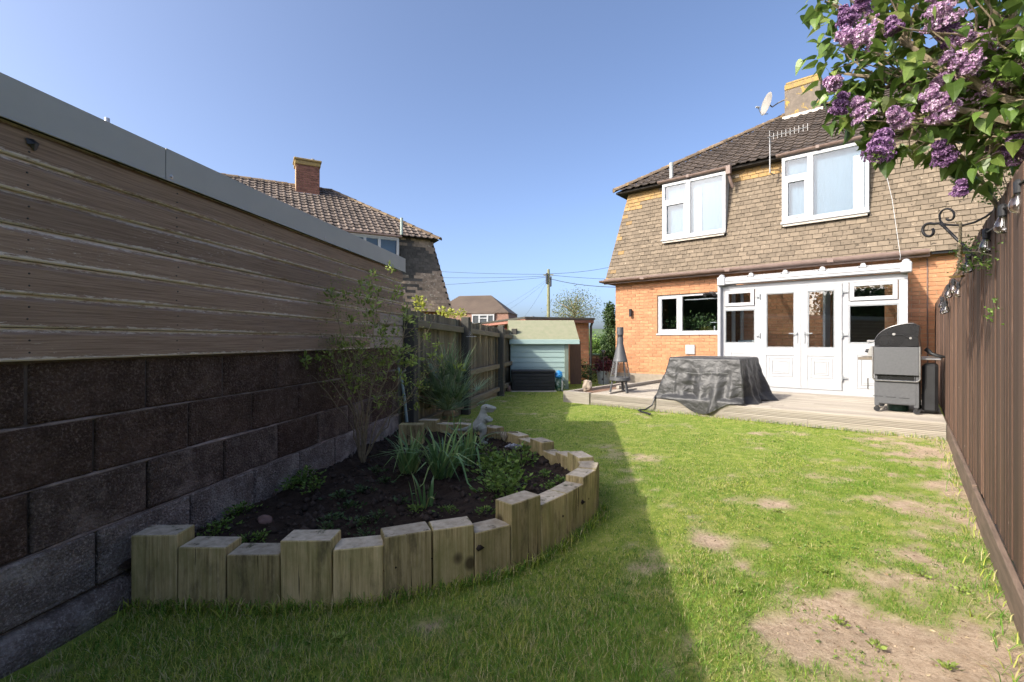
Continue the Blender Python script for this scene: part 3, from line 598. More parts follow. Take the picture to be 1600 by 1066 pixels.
def make_right_fence():
    T = Thing('board_fence', 'brown stained vertical board fence along the right of the lawn', 'fence', (0.34, 5.0, 0), 'H')
    pb = MB().prism([(0.0, 0), (0.002, 0.094), (0.012, 0.094), (0.016, 0)], 'z', 0, 1)
    xf = []; v = 0.9
    while v < 10.95:
        xf.append(((0.335 + random.uniform(-.003, .003), v, 0.16), (random.uniform(-.006, .006), 0, random.uniform(-.035, .035)), (1, 1, 1.66 - 0.008 * v + random.uniform(-.012, .012)))); v += 0.088 + random.uniform(-.003, .003)
    pieces('board', pb.v, pb.f, xf, M_pfence, T)
    for a, c in ((0.9, 2.45), (2.452, 4.25), (4.252, 6.15), (6.152, 7.9)):
        MB().box((0.312 + random.uniform(-.004, .004), a, -0.05), (0.334, c, 0.165 + random.uniform(-.008, .006)), 0.004).build('gravel_board', M_gravel, T)
    for v in (1.0, 2.8, 4.6, 6.4, 8.2, 10.0): MB().box((0.39, v, -0.05), (0.48, v + 0.09, 1.72), 0.005).build('post', M_pfence, T)
    for z in (0.35, 0.95, 1.55): MB().box((0.356, 0.9, z), (0.388, 10.95, z + 0.08), 0.004).build('rail', M_pfence, T)
make_right_fence()
# ------------------------------------------------------------------ the main house (frame H: u along the front, v away, z up)
WV = 11.04; UL = -5.825; UR = 7.0; ZD = 0.20
GW = (-4.70, -2.93, 1.285, 2.21)                         # ground-floor window u0,u1,z0,z1
DORM = [(-4.55, -3.107), (-2.009, -0.575)]; DZ0, DZ1, DV = 3.50, 4.86, 11.0
def win_frame(b, u0, u1, z0, z1, v0, v1, w, wb=None):
    """four frame members butted, facing -v"""
    wb = wb or w
    b.box((u0, v0, z0), (u0 + w, v1, z1), 0.003); b.box((u1 - w, v0, z0), (u1, v1, z1), 0.003)
    b.box((u0 + w, v0 + .001, z1 - w), (u1 - w, v1 - .001, z1 - .001), 0.003); b.box((u0 + w, v0 + .001, z0 + .001), (u1 - w, v1 - .001, z0 + wb), 0.003); return b
def pane(T, par, u0, u1, z0, z1, v, m=None):
    return MB().box((u0, v, z0), (u1, v + 0.006, z1)).build('pane', m or M_glass, T, par)
def mansard_v(z): return 10.84 + (z - 2.66) / (4.98 - 2.66) * 0.50
def mansard_ul(z): return -6.02 + (z - 2.66) / (4.98 - 2.66) * 0.42

def make_house():
    T = Thing('semi_detached_house', 'orange brick house with tile-hung mansard upper floor and white windows behind the deck', 'house', (-2, WV, 0), 'H')
    u0, u1, z0, z1 = GW
    # back door and window openings inside the conservatory
    IW = (-1.15, -0.35, 0.20, 2.10)                       # inner door opening
    b = MB(); v0, v1 = WV, WV + 0.25
    b.box((UL, v0, -0.1), (u0, v1, 2.75)); b.box((u0, v0, -0.1), (u1, v1, z0)); b.box((u0, v0, z1), (u1, v1, 2.75)); b.box((u1, v0, -0.1), (IW[0], v1, 2.75))
    b.box((IW[0], v0, IW[3]), (IW[1], v1, 2.75)); b.box((IW[1], v0, -0.1), (UR, v1, 2.75))
    wall = b.build('wall', M_mortar, T)
    MB().box((UL, v1 + .002, -0.1), (UL + 0.25, WV + 7, 2.75)).build('side_wall', M_brick, T)
    MB().box((UL + .26, WV + 6.8, -0.1), (UR, WV + 7, 2.75)).build('rear_wall', M_brick, T)
    MB().box((UR - .2, v1 + .002, -0.1), (UR, WV + 6.79, 2.75)).build('party_wall', M_brick, T)
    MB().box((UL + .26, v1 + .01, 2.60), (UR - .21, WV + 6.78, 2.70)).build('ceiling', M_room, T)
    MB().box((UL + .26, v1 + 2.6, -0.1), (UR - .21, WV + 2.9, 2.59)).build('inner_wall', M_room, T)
    MB().box((UL + .01, WV - 0.012, -0.05), (-2.9, WV + 0.03, 0.29)).build('plinth', mat('grey_plinth', (0.33, 0.28, 0.23), (0.24, 0.2, 0.16), 8, rough=0.95, var=0), T)
    # bricks, running bond, proud of the mortar
    vs, fs = chamfer_box(0.213, 0.03, 0.064, 0.003); xf = []; hx = []
    for k in range(33):
        z = 0.295 + k * 0.075
        if z > 2.62: break
        u = UL + (0 if k % 2 else 0.1125)
        if k % 2 == 0: hx.append((UL + 0.054, z))
        while u < 0.62:
            a, c = u + 0.005, u + 0.22
            segs = [(a, c)]
            for (x0, x1, y0, y1) in (GW, IW):
                if z + 0.03 > y0 and z - 0.03 < y1:
                    nx = []
                    for s0, s1 in segs:
                        if s0 < x0: nx.append((s0, min(s1, x0)))
                        if s1 > x1: nx.append((max(s0, x1), s1))
                    segs = nx
            for s0, s1 in segs:
                if s1 - s0 > 0.03: xf.append((((s0 + s1) / 2, WV + 0.005 + random.uniform(-.0015, .0015), z), (0, 0, 0), ((s1 - s0) / 0.215, 1, 1)))
            u += 0.225
    for uu, z in hx: xf.append(((uu, WV + 0.005, z), (0, 0, 0), (0.49, 1, 1)))
    def vis(x):                                            # bricks in plain sight first
        u, z = x[0][0], x[0][2]; return (0 if (u < -2.82 and not (u < -2.9 and z < 0.25)) or u > 0.0 else 5) + (0.02 * (0.4 - u))
    pieces('brick', vs, fs, xf, M_brick, T, wall, 300, vis)
    # ground window
    f = win_frame(MB(), u0, u1, z0, z1, WV + 0.03, WV + 0.10, 0.055)
    um = -4.15; f.box((um - 0.045, WV + 0.031, z0 + 0.055), (um + 0.045, WV + 0.099, z1 - 0.055), 0.003)
    W = f.build('window', M_upvc, T)
    f2 = win_frame(MB(), u0 + 0.056, um - 0.046, z0 + 0.056, z1 - 0.056, WV + 0.022, WV + 0.09, 0.04); f2.build('casement', M_upvc, T, W)
    pane(T, W, u0 + 0.09, um - 0.08, z0 + 0.09, z1 - 0.09, WV + 0.055); pane(T, W, um + 0.04, u1 - 0.05, z0 + 0.05, z1 - 0.05, WV + 0.055)
    MB().box((u0 - 0.02, WV - 0.035, z0 - 0.045), (u1 + 0.02, WV + 0.10, z0 - 0.001), 0.004).build('sill', M_upvc, T, W)
    MB().box((um + 0.06, WV + 0.13, z1 - 0.145), (u1 - 0.06, WV + 0.15, z1 - 0.12)).build('blind', M_upvc, T, W)
    # soffit, fascia and gutter of the lower eave
    MB().box((-6.05, 10.86, 2.635), (0.27, WV - .002, 2.655)).build('soffit', M_gutter, T)
    MB().box((-6.05, 10.825, 2.56), (0.27, 10.855, 2.70), 0.003).build('fascia_board', M_gutter, T)
    MB().box((0.29, 10.87, 2.60), (UR, 10.90, 2.70), 0.003).build('fascia_board', M_black, T)  # black colour stands for the shaded recess past the gutter's end
    MB().box((0.29, 10.91, 2.635), (UR, WV - .002, 2.655)).build('soffit', M_black, T)  # black here too, as the shade of that recess
    pg = []
    for k in range(9): a = math.pi + math.pi * k / 8; pg.append((10.762 + 0.058 * math.cos(a), 2.655 + 0.055 * math.sin(a)))
    pg += [(10.762 + 0.052 * math.cos(2 * math.pi - math.pi * k / 8), 2.655 + 0.049 * math.sin(2 * math.pi - math.pi * k / 8)) for k in range(9)]
    g = MB().prism(pg, 'x', -6.13, 0.26).build('gutter', M_gutter, T)
    for u in (-3.05, -5.0, -1.2): MB().prism([(10.70, 2.662), (10.70, 2.60), (10.762, 2.592), (10.824, 2.60), (10.824, 2.662)], 'x', u, u + 0.10).build('gutter_joint', M_gutter, T, g)
    # side return of the gutter and soffit at the left corner
    MB().box((-6.13, 10.83, 2.60), (-6.06, 17.9, 2.66), 0.004).build('side_gutter', M_gutter, T)
    # mansard carcass
    b = MB(); zt, zb = 4.97, 2.67
    fl, bl = (mansard_ul(zb) + .02, mansard_v(zb) + .03), (mansard_ul(zt) + .02, mansard_v(zt) + .03)
    V = [(fl[0], fl[1], zb), (UR, fl[1], zb), (UR, bl[1], zt), (bl[0], bl[1], zt), (fl[0], 18.2, zb), (bl[0], 17.75, zt), (UR, 18.2, zb), (UR, 17.75, zt)]
    # front skin pierced by the two dormer windows is made of strips
    cut = [fl[0]] + [x for d in DORM for x in d] + [UR]
    for i in range(0, len(cut) - 1):
        a, c = cut[i], cut[i + 1]
        if i % 2 == 0:
            b.add([(a, fl[1], zb), (c, fl[1], zb), (c, bl[1], zt), (a if i else bl[0], bl[1], zt)], [[0, 1, 2, 3]])
        else:
            b.add([(a, fl[1], zb), (c, fl[1], zb), (c, mansard_v(DZ0) + .03, DZ0), (a, mansard_v(DZ0) + .03, DZ0)], [[0, 1, 2, 3]])
    b.add([V[0], V[3], V[5], V[4]], [[0, 1, 2, 3]]); b.add([V[4], V[5], V[7], V[6]], [[0, 1, 2, 3]])
    mans = b.build('mansard_wall', M_under, T)
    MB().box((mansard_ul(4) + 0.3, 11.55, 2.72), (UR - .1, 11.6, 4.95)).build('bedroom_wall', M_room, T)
    # plain tiles
    dz = 0.0985; ang = math.atan2(0.50, 4.98 - 2.66); vs, fs = chamfer_box(0.1595, 0.018, 0.125, 0.0)
    vs = [Vector((v.x, v.y - (0.010 if v.z < 0 else -0.010), v.z)) for v in vs]
    xa, xl = [], []; k = 0; z = 2.70
    while z < 4.97:
        ul_ = mansard_ul(z) + 0.005; vv = mansard_v(z); u = ul_ - (0.0 if k % 2 else 0.0825)
        while u < 3.6:
            segs = [(max(u, ul_), u + 0.163)]
            for d0, d1 in DORM:
                if z > DZ0 - 0.10: segs = [q for s0, s1 in segs for q in (((s0, min(s1, d0 - 0.005)),) if s0 < d0 else ()) + (((max(s0, d1 + 0.005), s1),) if s1 > d1 else ()) if q[1] - q[0] > 0.015]
            for s0, s1 in segs:
                if random.random() < 0.0: continue
                uc_ = (s0 + s1) / 2
                e = ((uc_, vv + random.uniform(-.004, .002), z + random.uniform(-.003, .003)), (-ang + random.uniform(-.02, .03), random.uniform(-.010, .010), random.uniform(-.02, .02)), ((s1 - s0) / 0.1635, 1, 1))
                lich = (z > 4.72 and u < -1.9 and random.random() < 0.9) or (z > 4.5 and u < -5.3 and random.random() < 0.35) or (u < ul_ + 0.2 and random.random() < 0.2)
                (xl if lich else xa).append(e)
            u += 0.165
        k += 1; z += dz * math.cos(ang)
    near = lambda x: -x[0][0] if x[0][0] < 0.9 else 99
    pieces('tile', vs, fs, xa, M_tile, T, mans, 300, near); pieces('lichen_tile', vs, fs, xl, M_tile_y, T, mans, 120, near)
    # dormer windows
    for wi, (a, c) in enumerate(DORM):
        b = MB(); b.box((a, DV + .02, DZ0), (a + 0.05, 11.9, DZ1 + .1)); b.box((c - 0.05, DV + .02, DZ0), (c, 11.9, DZ1 + .1)); b.box((a + .051, DV + .02, DZ0), (c - .051, 11.9, DZ0 + 0.03)); b.box((a - .03, DV + .03, DZ1 + .02), (c + .03, 11.9, DZ1 + .10))
        W = win_frame(MB(), a, c, DZ0 + 0.03, DZ1, DV - 0.03, DV + 0.04, 0.06, 0.07).build('window', M_upvc, T)
        b.build('dormer_cheeks', M_upvc, T, W)
        m = a + (0.62 if wi == 0 else 0.50)
        f = MB(); f.box((m - 0.05, DV - 0.029, DZ0 + 0.10), (m + 0.05, DV + 0.039, DZ1 - 0.06), 0.003)
        tz = DZ1 - 0.43; f.box((a + 0.06, DV - 0.029, tz - 0.045), (m - 0.05, DV + 0.039, tz + 0.045), 0.003); f.build('mullion', M_upvc, T, W)
        win_frame(MB(), a + 0.06, m - 0.05, DZ0 + 0.10, tz - 0.046, DV - 0.042, DV + 0.03, 0.05).build('casement', M_upvc, T, W)
        for q in ((a + 0.10, m - 0.09, DZ0 + 0.14, tz - 0.09), (a + 0.05, m - 0.04, tz + 0.04, DZ1 - 0.05), (m + 0.04, c - 0.05, DZ0 + 0.09, DZ1 - 0.05)): pane(T, W, *q, DV, M_glass_up)
        MB().box((a - 0.01, DV - 0.10, DZ0 - 0.012), (c + 0.01, DV + 0.04, DZ0 + 0.028), 0.004).build('sill', M_upvc, T, W)
        MB().box((a + 0.02, DV - 0.075, DZ0 - 0.06), (c - 0.02, DV - 0.03, DZ0 - 0.014), 0.004).build('apron_flashing', M_flash, T, W)
        # net curtain with soft folds, and a drawn curtain
        b = MB(); N = 90; vs2 = []
        for i in range(N + 1):
            x = a + 0.07 + (c - a - 0.14) * i / N; y = DV + 0.11 + 0.0012 * math.sin(i * 1.3) + 0.001 * math.sin(i * 0.47)
            vs2 += [(x, y, DZ0 + 0.06), (x, y, DZ1 - 0.03)]
        b.add(vs2, [[2 * i, 2 * i + 2, 2 * i + 3, 2 * i + 1] for i in range(N)]).build('net_curtain', M_net, T, W, True)
        x0 = (m + 0.10 if wi == 0 else c - 0.25); b = MB(); vs2 = []
        for i in range(21):
            x = x0 + 0.17 * i / 20; y = DV + 0.075 + 0.012 * math.sin(i * 1.6); vs2 += [(x, y, DZ0 + 0.07), (x, y, DZ1 - 0.22)]
        b.add(vs2, [[2 * i, 2 * i + 2, 2 * i + 3, 2 * i + 1] for i in range(20)]).build('curtain', M_curt, T, W, True)
        # short gutter above
        pgd = [(DV - 0.045 + 0.055 * math.cos(math.pi + math.pi * k / 8), DZ1 + 0.085 + 0.055 * math.sin(math.pi + math.pi * k / 8)) for k in range(9)]
        MB().prism(pgd, 'x', a - 0.10, c + 0.08).build('gutter', M_gutter, T, W)
        MB().prism([(DV - 0.108, DZ1 + 0.09), (DV - 0.108, DZ1 + 0.03), (DV - 0.05, DZ1 + 0.022), (DV + 0.02, DZ1 + 0.03), (DV + 0.02, DZ1 + 0.09)], 'x', a + 0.60, a + 0.66).build('gutter_joint', M_gutter, T, W)
        if wi == 0:
            MB().box((c + 0.02, DV - 0.10, DZ1 - 0.10), (c + 0.12, DV + 0.02, DZ1 + 0.10), 0.01).tube([(c + 0.07, DV - 0.02, DZ1 - 0.1), (c + 0.10, DV + 0.02, DZ1 - 0.25), (c + 0.13, DV + 0.08, DZ1 - 0.36)], 0.033, 10).build('gutter_outlet', M_gutter, T, W)
    # upper roof: front slope and left hip
    EV, RV, EZ, RZ = 11.12, 14.42, 5.0, 7.15; ul = -5.86; rul = -2.62
    b = MB(); b.add([(ul, EV, EZ - .03), (UR, EV, EZ - .03), (UR, RV, RZ - .03), (rul, RV, RZ - .03)], [[0, 1, 2, 3]])
    b.add([(ul, EV, EZ - .03), (rul, RV, RZ - .03), (ul, 2 * RV - EV, EZ - .03)], [[0, 1, 2]]); b.add([(ul, 2 * RV - EV, EZ - .03), (rul, RV, RZ - .03), (UR, RV, RZ - .03), (UR, 2 * RV - EV, EZ - .03)], [[0, 1, 2, 3]])
    b.add([(ul, EV, EZ - .07), (UR, EV, EZ - .07), (UR, 2 * RV - EV, EZ - .07), (ul, 2 * RV - EV, EZ - .07)], [[0, 1, 2, 3]]); b.add([(ul, EV, EZ - .07), (UR, EV, EZ - .07), (UR, EV, EZ - .03), (ul, EV, EZ - .03)], [[0, 1, 2, 3]]); b.add([(ul, EV, EZ - .07), (ul, 2 * RV - EV, EZ - .07), (ul, 2 * RV - EV, EZ - .03), (ul, EV, EZ - .03)], [[0, 1, 2, 3]])
    roof = b.build('roof', M_under, T)
    tv, tf = roof_tile(); sl = math.atan2(RZ - EZ, RV - EV); xf = []; step = 0.245; k = 0; L = math.hypot(RZ - EZ, RV - EV)
    d = 0.0
    while d < L - 0.05:
        v = EV - 0.06 + d * math.cos(sl); z = EZ - 0.02 + d * math.sin(sl); ue = ul + (d / L) * (rul - ul) + 0.06; u = math.floor(ue / 0.20) * 0.20
        while u < 3.4:
            if u > ue - 0.12: xf.append(((max(u, ue) + 0.1, v, z + random.uniform(-.004, .004)), (sl - 0.05 + random.uniform(-.012, .012), random.uniform(-.01, .01), 0), (1, 1, 1)))
            u += 0.205
        d += step
    pieces('roof_tile', tv, tf, xf, M_rtile, T, roof, 300, lambda x: x[0][1] * 0 - x[0][0] if x[0][0] < 0.5 else 99 + x[0][0])
    hip_caps(T, roof, Vector((ul - 0.04, EV - 0.04, EZ + 0.04)), Vector((rul, RV, RZ + 0.04)), M_hiptile); hip_caps(T, roof, Vector((rul, RV, RZ + 0.04)), Vector((3.4, RV, RZ + 0.04)), M_hiptile)
    hip_caps(T, roof, Vector((ul - 0.04, 2 * RV - EV, EZ + 0.04)), Vector((rul, RV, RZ + 0.04)), M_hiptile)
    # chimney: rendered stack, lichen cap, mortar skirt
    b = MB(); ca, cb = -2.50, -1.70
    ch = b.box((ca, 14.0, 6.5), (cb, 14.85, 7.66), 0.02).build('chimney', M_render, T)
    MB().box((ca - 0.004, 13.996, 7.662), (cb + 0.004, 14.854, 7.80), 0.015).build('cap', M_lichen, T, ch)
    MB().box((ca + 0.02, 14.02, 7.802), (cb - 0.02, 14.83, 7.87), 0.02).build('flaunching', M_lichen, T, ch)
    MB().add([(ca - .05, 13.93, 6.78), (cb + .05, 13.93, 6.78), (cb + .05, 13.99, 6.98), (ca - .05, 13.99, 6.98), (ca - .05, 14.05, 6.75), (cb + .05, 14.05, 6.75), (cb + .05, 14.05, 6.98), (ca - .05, 14.05, 6.98)], [[0, 1, 2, 3], [3, 2, 6, 7], [0, 3, 7, 4], [1, 5, 6, 2]]).build('mortar_skirt', M_flash, T, ch)
    # small parts on the walls
    MB().tube([(-4.40, 11.16, 4.85), (-4.40, 11.16, 5.36)], 0.045, 12).lathe([(0.05, 0), (0.05, 0.07)], (-4.40, 11.16, 5.34), 12).build('vent_pipe', mat('pale_pipe', (0.40, 0.42, 0.41), rough=0.5, bump=0.05, var=0), T)
    uu, zz = HU(1079, 547, WV); vb = MB().box((uu - 0.11, WV - 0.045, zz - 0.10), (uu + 0.11, WV - 0.008, zz + 0.12), 0.008)
    vc = vb.build('vent_cover', M_upvc, T)
    for k in range(5): MB().box((uu - 0.085, WV - 0.052, zz - 0.07 + k * 0.035), (uu + 0.085, WV - 0.046, zz - 0.055 + k * 0.035)).build('louvre', M_upvc, T, vc)
    MB().tube([(0.24, WV - 0.012, 2.56), (0.24, WV - 0.012, 1.5), (0.245, WV - 0.012, 0.3)], 0.012, 6).build('downpipe_cable', M_gutter, T)
    a = HU(1377, 240, 11.0); c = HU(1405, 388, 10.8); e = HU(1413, 412, 10.0)
    MB().tube([(a[0], 10.99, a[1]), ((a[0] + c[0]) / 2 + 0.03, 10.89, (a[1] + c[1]) / 2), (c[0], 10.72, c[1]), (c[0] + 0.02, 10.69, 2.58), (-0.12, 9.9, 2.42)], 0.004, 6).build('white_cable', M_upvc, T)
def roof_tile():
    """one interlocking tile with two rolls: wavy sheet with a thick front edge"""
    w, L, n = 0.205, 0.30, 8; vs = []; fs = []
    def h(t): return 0.026 * max(0.0, math.sin(t * 2 * math.pi * 1.0)) ** 0.8 if t < 0.5 else 0.0
    for i in range(n + 1):
        x = w * (i / n - 0.5); z = h(i / n); vs += [(x, 0.0, z + 0.022), (x, L, z), (x, 0.0, z + 0.004)]
    for i in range(n): a = 3 * i; fs += [[a, a + 3, a + 4, a + 1], [a + 2, a + 5, a + 3, a]]
    return [Vector(v) for v in vs], fs
def hip_caps(T, parent, p, q, m, step=0.36):
    d = q - p; L = d.length; dn = d.normalized(); side = dn.cross(Vector((0, 0, 1))).normalized(); up = side.cross(dn); vs = []; n = 6
    for j, (t, r) in enumerate(((0, 0.125), (step + 0.06, 0.105))):
        for k in range(n + 1): a = math.pi * k / n; vs.append(Vector((t, r * math.cos(a), r * 0.72 * math.sin(a) - 0.04)))
    fs = [[k, k + 1, n + 2 + k, n + 1 + k] for k in range(n)] + [list(range(n + 1))]
    M = Matrix((dn, side, up)).transposed(); eul = M.to_euler(); xf = []; k = 0
    while k * step < L - 0.1: xf.append((p + dn * (k * step) + Vector((0, 0, random.uniform(-.006, .006))), tuple(eul), ONE)); k += 1
    pieces('ridge_tile', vs, fs, xf, m, T, parent)
make_house()

def make_conservatory():
    V = 9.6; L, Rr = -2.80, -0.02; zt = 2.17
    T = Thing('lean_to_conservatory', 'white upvc lean-to conservatory with double doors at the back of the house', 'conservatory', ((L + Rr) / 2, V, ZD), 'H')
    x = {k: HU(k, 530, V)[0] for k in (1128, 1184, 1252, 1321, 1405, 1418)}
    ua, ub, uc, ud, ue = L + 0.03, x[1184], x[1252], x[1321], Rr
    zs = ZD + 0.06
    fr = MB(); fr.box((L, V - 0.02, ZD - 0.02), (Rr, V + 0.06, zs - 0.001), 0.004); fr.build('threshold', M_upvc, T)
    MB().box((L, V - 0.005, zt - 0.10), (Rr, V + 0.055, zt), 0.003).build('head_frame', M_upvc, T)
    for a, c in ((L, L + 0.07), (ub - 0.045, ub + 0.045), (ud - 0.045, ud + 0.045), (Rr - 0.11, Rr)): MB().box((a, V - 0.004, zs), (c, V + 0.054, zt - 0.101), 0.003).build('post', M_upvc, T)
    # side lights: small opening light above, fixed pane, panelled foot
    for (a, c, flip) in ((L + 0.07, ub - 0.045, 0), (ud + 0.045, Rr - 0.11, 1)):
        zt2 = zt - 0.101; zm = zt2 - 0.34; zr = ZD + 0.80
        S = MB().box((a, V - 0.003, zr - 0.06), (c, V + 0.05, zr + 0.06), 0.003).box((a, V - 0.002, zs), (c, V + 0.04, zr - 0.0605)).build('side_light', M_upvc, T)
        MB().box((a, V - 0.003, zm - 0.035), (c, V + 0.05, zm + 0.035), 0.003).build('transom', M_upvc, T, S)
        win_frame(MB(), a + 0.012, c - 0.012, zm + 0.036, zt2 - 0.004, V - 0.03, V + 0.03, 0.062).build('top_light', M_upvc, T, S)
        win_frame(MB(), a + 0.001, c - 0.001, zr + 0.061, zm - 0.036, V + 0.0, V + 0.045, 0.018).build('gasket', M_upvc_g, T, S)
        pane(T, S, a + 0.06, c - 0.06, zm + 0.08, zt2 - 0.05, V); pane(T, S, a + 0.005, c - 0.005, zr + 0.06, zm - 0.035, V + 0.02)
        raised_panel(T, S, a + 0.10, c - 0.10, zs + 0.06, zr - 0.11, V - 0.002)
    # doors
    for (a, c, hs) in ((ub + 0.047, uc - 0.002, 1), (uc + 0.002, ud - 0.047, -1)):
        zt2 = zt - 0.104; st = 0.098; zr = ZD + 0.71
        d = win_frame(MB(), a, c, zs + 0.004, zt2, V - 0.03, V + 0.03, st, 0.16); d.box((a + st, V - 0.029, zr - 0.07), (c - st, V + 0.029, zr + 0.07), 0.003); d.box((a + st, V - 0.018, zs + 0.16), (c - st, V + 0.02, zr - 0.071))
        Dr = d.build('door', M_upvc, T)
        win_frame(MB(), a + st + .001, c - st - .001, zr + 0.071, zt2 - st - .001, V - 0.024, V + 0.02, 0.016).build('gasket', M_upvc_g, T, Dr)
        pane(T, Dr, a + st + .004, c - st - .004, zr + 0.072, zt2 - st - .002, V)
        raised_panel(T, Dr, a + st + 0.03, c - st - 0.03, zs + 0.20, zr - 0.10, V - 0.018)
        hu = (c - 0.055) if hs == 1 else (a + 0.055); hz = ZD + 1.0
        h = MB(); h.box((hu - 0.013, V - 0.042, hz - 0.14), (hu + 0.013, V - 0.031, hz + 0.07), 0.003); h.tube([(hu, V - 0.04, hz + 0.03), (hu, V - 0.075, hz + 0.03), (hu - hs * 0.12, V - 0.08, hz + 0.032)], 0.0095, 8); h.build('handle', M_upvc_g, T, Dr)
        ku = a - 0.005 if hs == 1 else c + 0.005
        for zz in (ZD + 0.28, ZD + 1.0, ZD + 1.72):
            h = MB(); h.tube([(ku, V - 0.045, zz - 0.05), (ku, V - 0.045, zz + 0.05)], 0.011, 8); h.box((ku - (0.07 if hs == 1 else -0.07), V - 0.042, zz - 0.012), (ku, V - 0.031, zz + 0.014), 0.002); h.build('hinge', M_upvc_g, T, Dr)
    # box gutter, outlets, rafter caps
    g = MB().prism([(V - 0.12, 2.30), (V - 0.135, 2.29), (V - 0.135, 2.235), (V - 0.125, 2.225), (V - 0.125, 2.19), (V - 0.11, 2.18), (V - 0.01, 2.18), (V - 0.01, 2.30)], 'x', L - 0.02, Rr + 0.0).build('box_gutter', M_upvc, T)
    for u in (L - 0.03, Rr - 0.09):
        MB().box((u, V - 0.155, 2.165), (u + 0.14, V - 0.002, 2.325), 0.012).lathe([(0.055, 0), (0.05, 0.03), (0.02, 0.05)], (u + 0.07, V - 0.08, 2.326), 14).build('gutter_end', M_upvc, T, g)
    n = 4
    for k in range(1, 5):
        u = L + (Rr - L) * (k / 5.0); b = MB(); b.box((u - 0.055, V - 0.145, 2.29), (u + 0.055, V - 0.05, 2.315), 0.004)
        b.tube([(u, V - 0.11, 2.33), (u, V - 0.02, 2.335)], 0.037, 12); b.build('rafter_cap', M_upvc, T, g)
        for s_ in (-1, 1): MB().tube([(u + s_ * 0.05, V - 0.15, 2.30), (u + s_ * 0.05, V - 0.14, 2.30)], 0.008, 6).build('screw', M_black, T, g)
    MB().tube([(L - 0.02 + 0.01, V - 0.07, 2.17), (L - 0.01, V - 0.07, ZD)], 0.034, 12).build('downpipe', M_upvc, T)
    # roof of twin-wall sheet on rafters, up to the wall
    s = NT('twin_wall_sheet'); t_ = s.n('BsdfTransparent'); t_.inputs[0].default_value = (.8, .82, .82, 1); s.base((0.75, 0.77, 0.78)); s.p.inputs['Roughness'].default_value = .3; mx = s.n('MixShader', i0=.45); s.l(t_.outputs[0], mx.inputs[1]); s.l(s.p.outputs[0], mx.inputs[2]); s.l(mx.outputs[0], s.o.inputs[0])
    z2 = 2.50
    MB().add([(L, V - 0.04, 2.33), (Rr, V - 0.04, 2.33), (Rr, WV - 0.01, z2), (L, WV - 0.01, z2), (L, V - 0.04, 2.315), (Rr, V - 0.04, 2.315), (Rr, WV - 0.01, z2 - .015), (L, WV - 0.01, z2 - .015)], [[0, 1, 2, 3], [4, 5, 6, 7], [0, 1, 5, 4], [1, 2, 6, 5], [3, 0, 4, 7]]).build('roof_sheet', s.m, T)
    for k in range(6): u = L + 0.03 + (Rr - L - 0.06) * k / 5; MB().beam((u, V, 2.295), (u, WV - 0.012, z2 - 0.05), 0.05, 0.05).build('rafter', M_upvc, T)
    # side walls: frame and glass, white foot panel
    for u in (L + 0.03, Rr - 0.03):
        b = MB(); b.box((u - 0.028, V + 0.061, ZD - 0.02), (u + 0.028, WV - 0.012, ZD + 0.74), 0.003)
        for v in (V + 0.062, (V + WV) / 2, WV - 0.08): b.box((u - 0.029, v, ZD + 0.741), (u + 0.029, v + 0.06, 2.17), 0.003)
        b.box((u - 0.027, V + 0.062, 2.171), (u + 0.027, WV - 0.013, 2.27), 0.003); S = b.build('side_frame', M_upvc, T)
        MB().box((u - 0.004, V + 0.12, ZD + 0.74), (u + 0.004, WV - 0.07, 2.17)).build('pane', M_glass, T, S)
    MB().box((L + .06, V + .061, ZD - 0.02), (Rr - .06, WV - .012, ZD + 0.012)).build('floor', mat('pale_floor', (0.33, 0.28, 0.22), rough=0.5, bump=0.05, var=0), T)
    # what shows through the glass
    K = Thing('radiator_panel', 'white and grey boards standing inside the left side light', 'board', (-2.35, 10.3, ZD + .012), 'H')
    MB().box((-2.42, 10.30, ZD + .013), (-2.14, 10.36, 1.12), 0.006).build('white_board', M_upvc, K)
    MB().box((-2.68, 10.32, ZD + .013), (-2.43, 10.36, 1.12), 0.006).build('grey_board', mat('blue_grey_board', (0.30, 0.36, 0.40), rough=0.6, bump=0, var=0), K)
    K = Thing('inner_door', 'half open white inner door seen through the doors', 'door', (-1.16, 10.98, ZD), 'H')
    MB().box((-1.22, 10.3, ZD + .014), (-1.18, 11.0, 2.06), 0.004).build('leaf', M_upvc, K); MB().tube([(-1.235, 10.38, 1.2), (-1.235, 10.5, 1.2)], 0.012, 6).build('handle', M_steel, K)
    K = Thing('low_cabinet', 'low white cabinet inside behind the left door', 'cabinet', (-1.8, 10.8, ZD + .012), 'H')
    MB().box((-2.05, 10.65, ZD + .013), (-1.62, 10.95, 0.86), 0.006).build('carcass', M_upvc, K); MB().box((-2.03, 10.642, ZD + .06), (-1.84, 10.649, 0.82), 0.002).build('front', M_upvc, K); MB().box((-1.83, 10.642, ZD + .06), (-1.64, 10.649, 0.82), 0.002).build('front', M_upvc, K)
def raised_panel(T, par, u0, u1, z0, z1, v):
    for i, (k, dv) in enumerate(((0.0, 0.008), (0.028, 0.004), (0.055, 0.010))):
        pass
    b = MB(); w = 0.02
    win_frame(b, u0, u1, z0, z1, v - 0.009, v + 0.001, w); win_frame(b, u0 + 0.055, u1 - 0.055, z0 + 0.055, z1 - 0.055, v - 0.011, v + 0.001, 0.016)
    b.box((u0 + 0.085, v - 0.008, z0 + 0.085), (u1 - 0.085, v + 0.001, z1 - 0.085), 0.003); b.build('raised_panel', M_upvc, T, par)
make_conservatory()

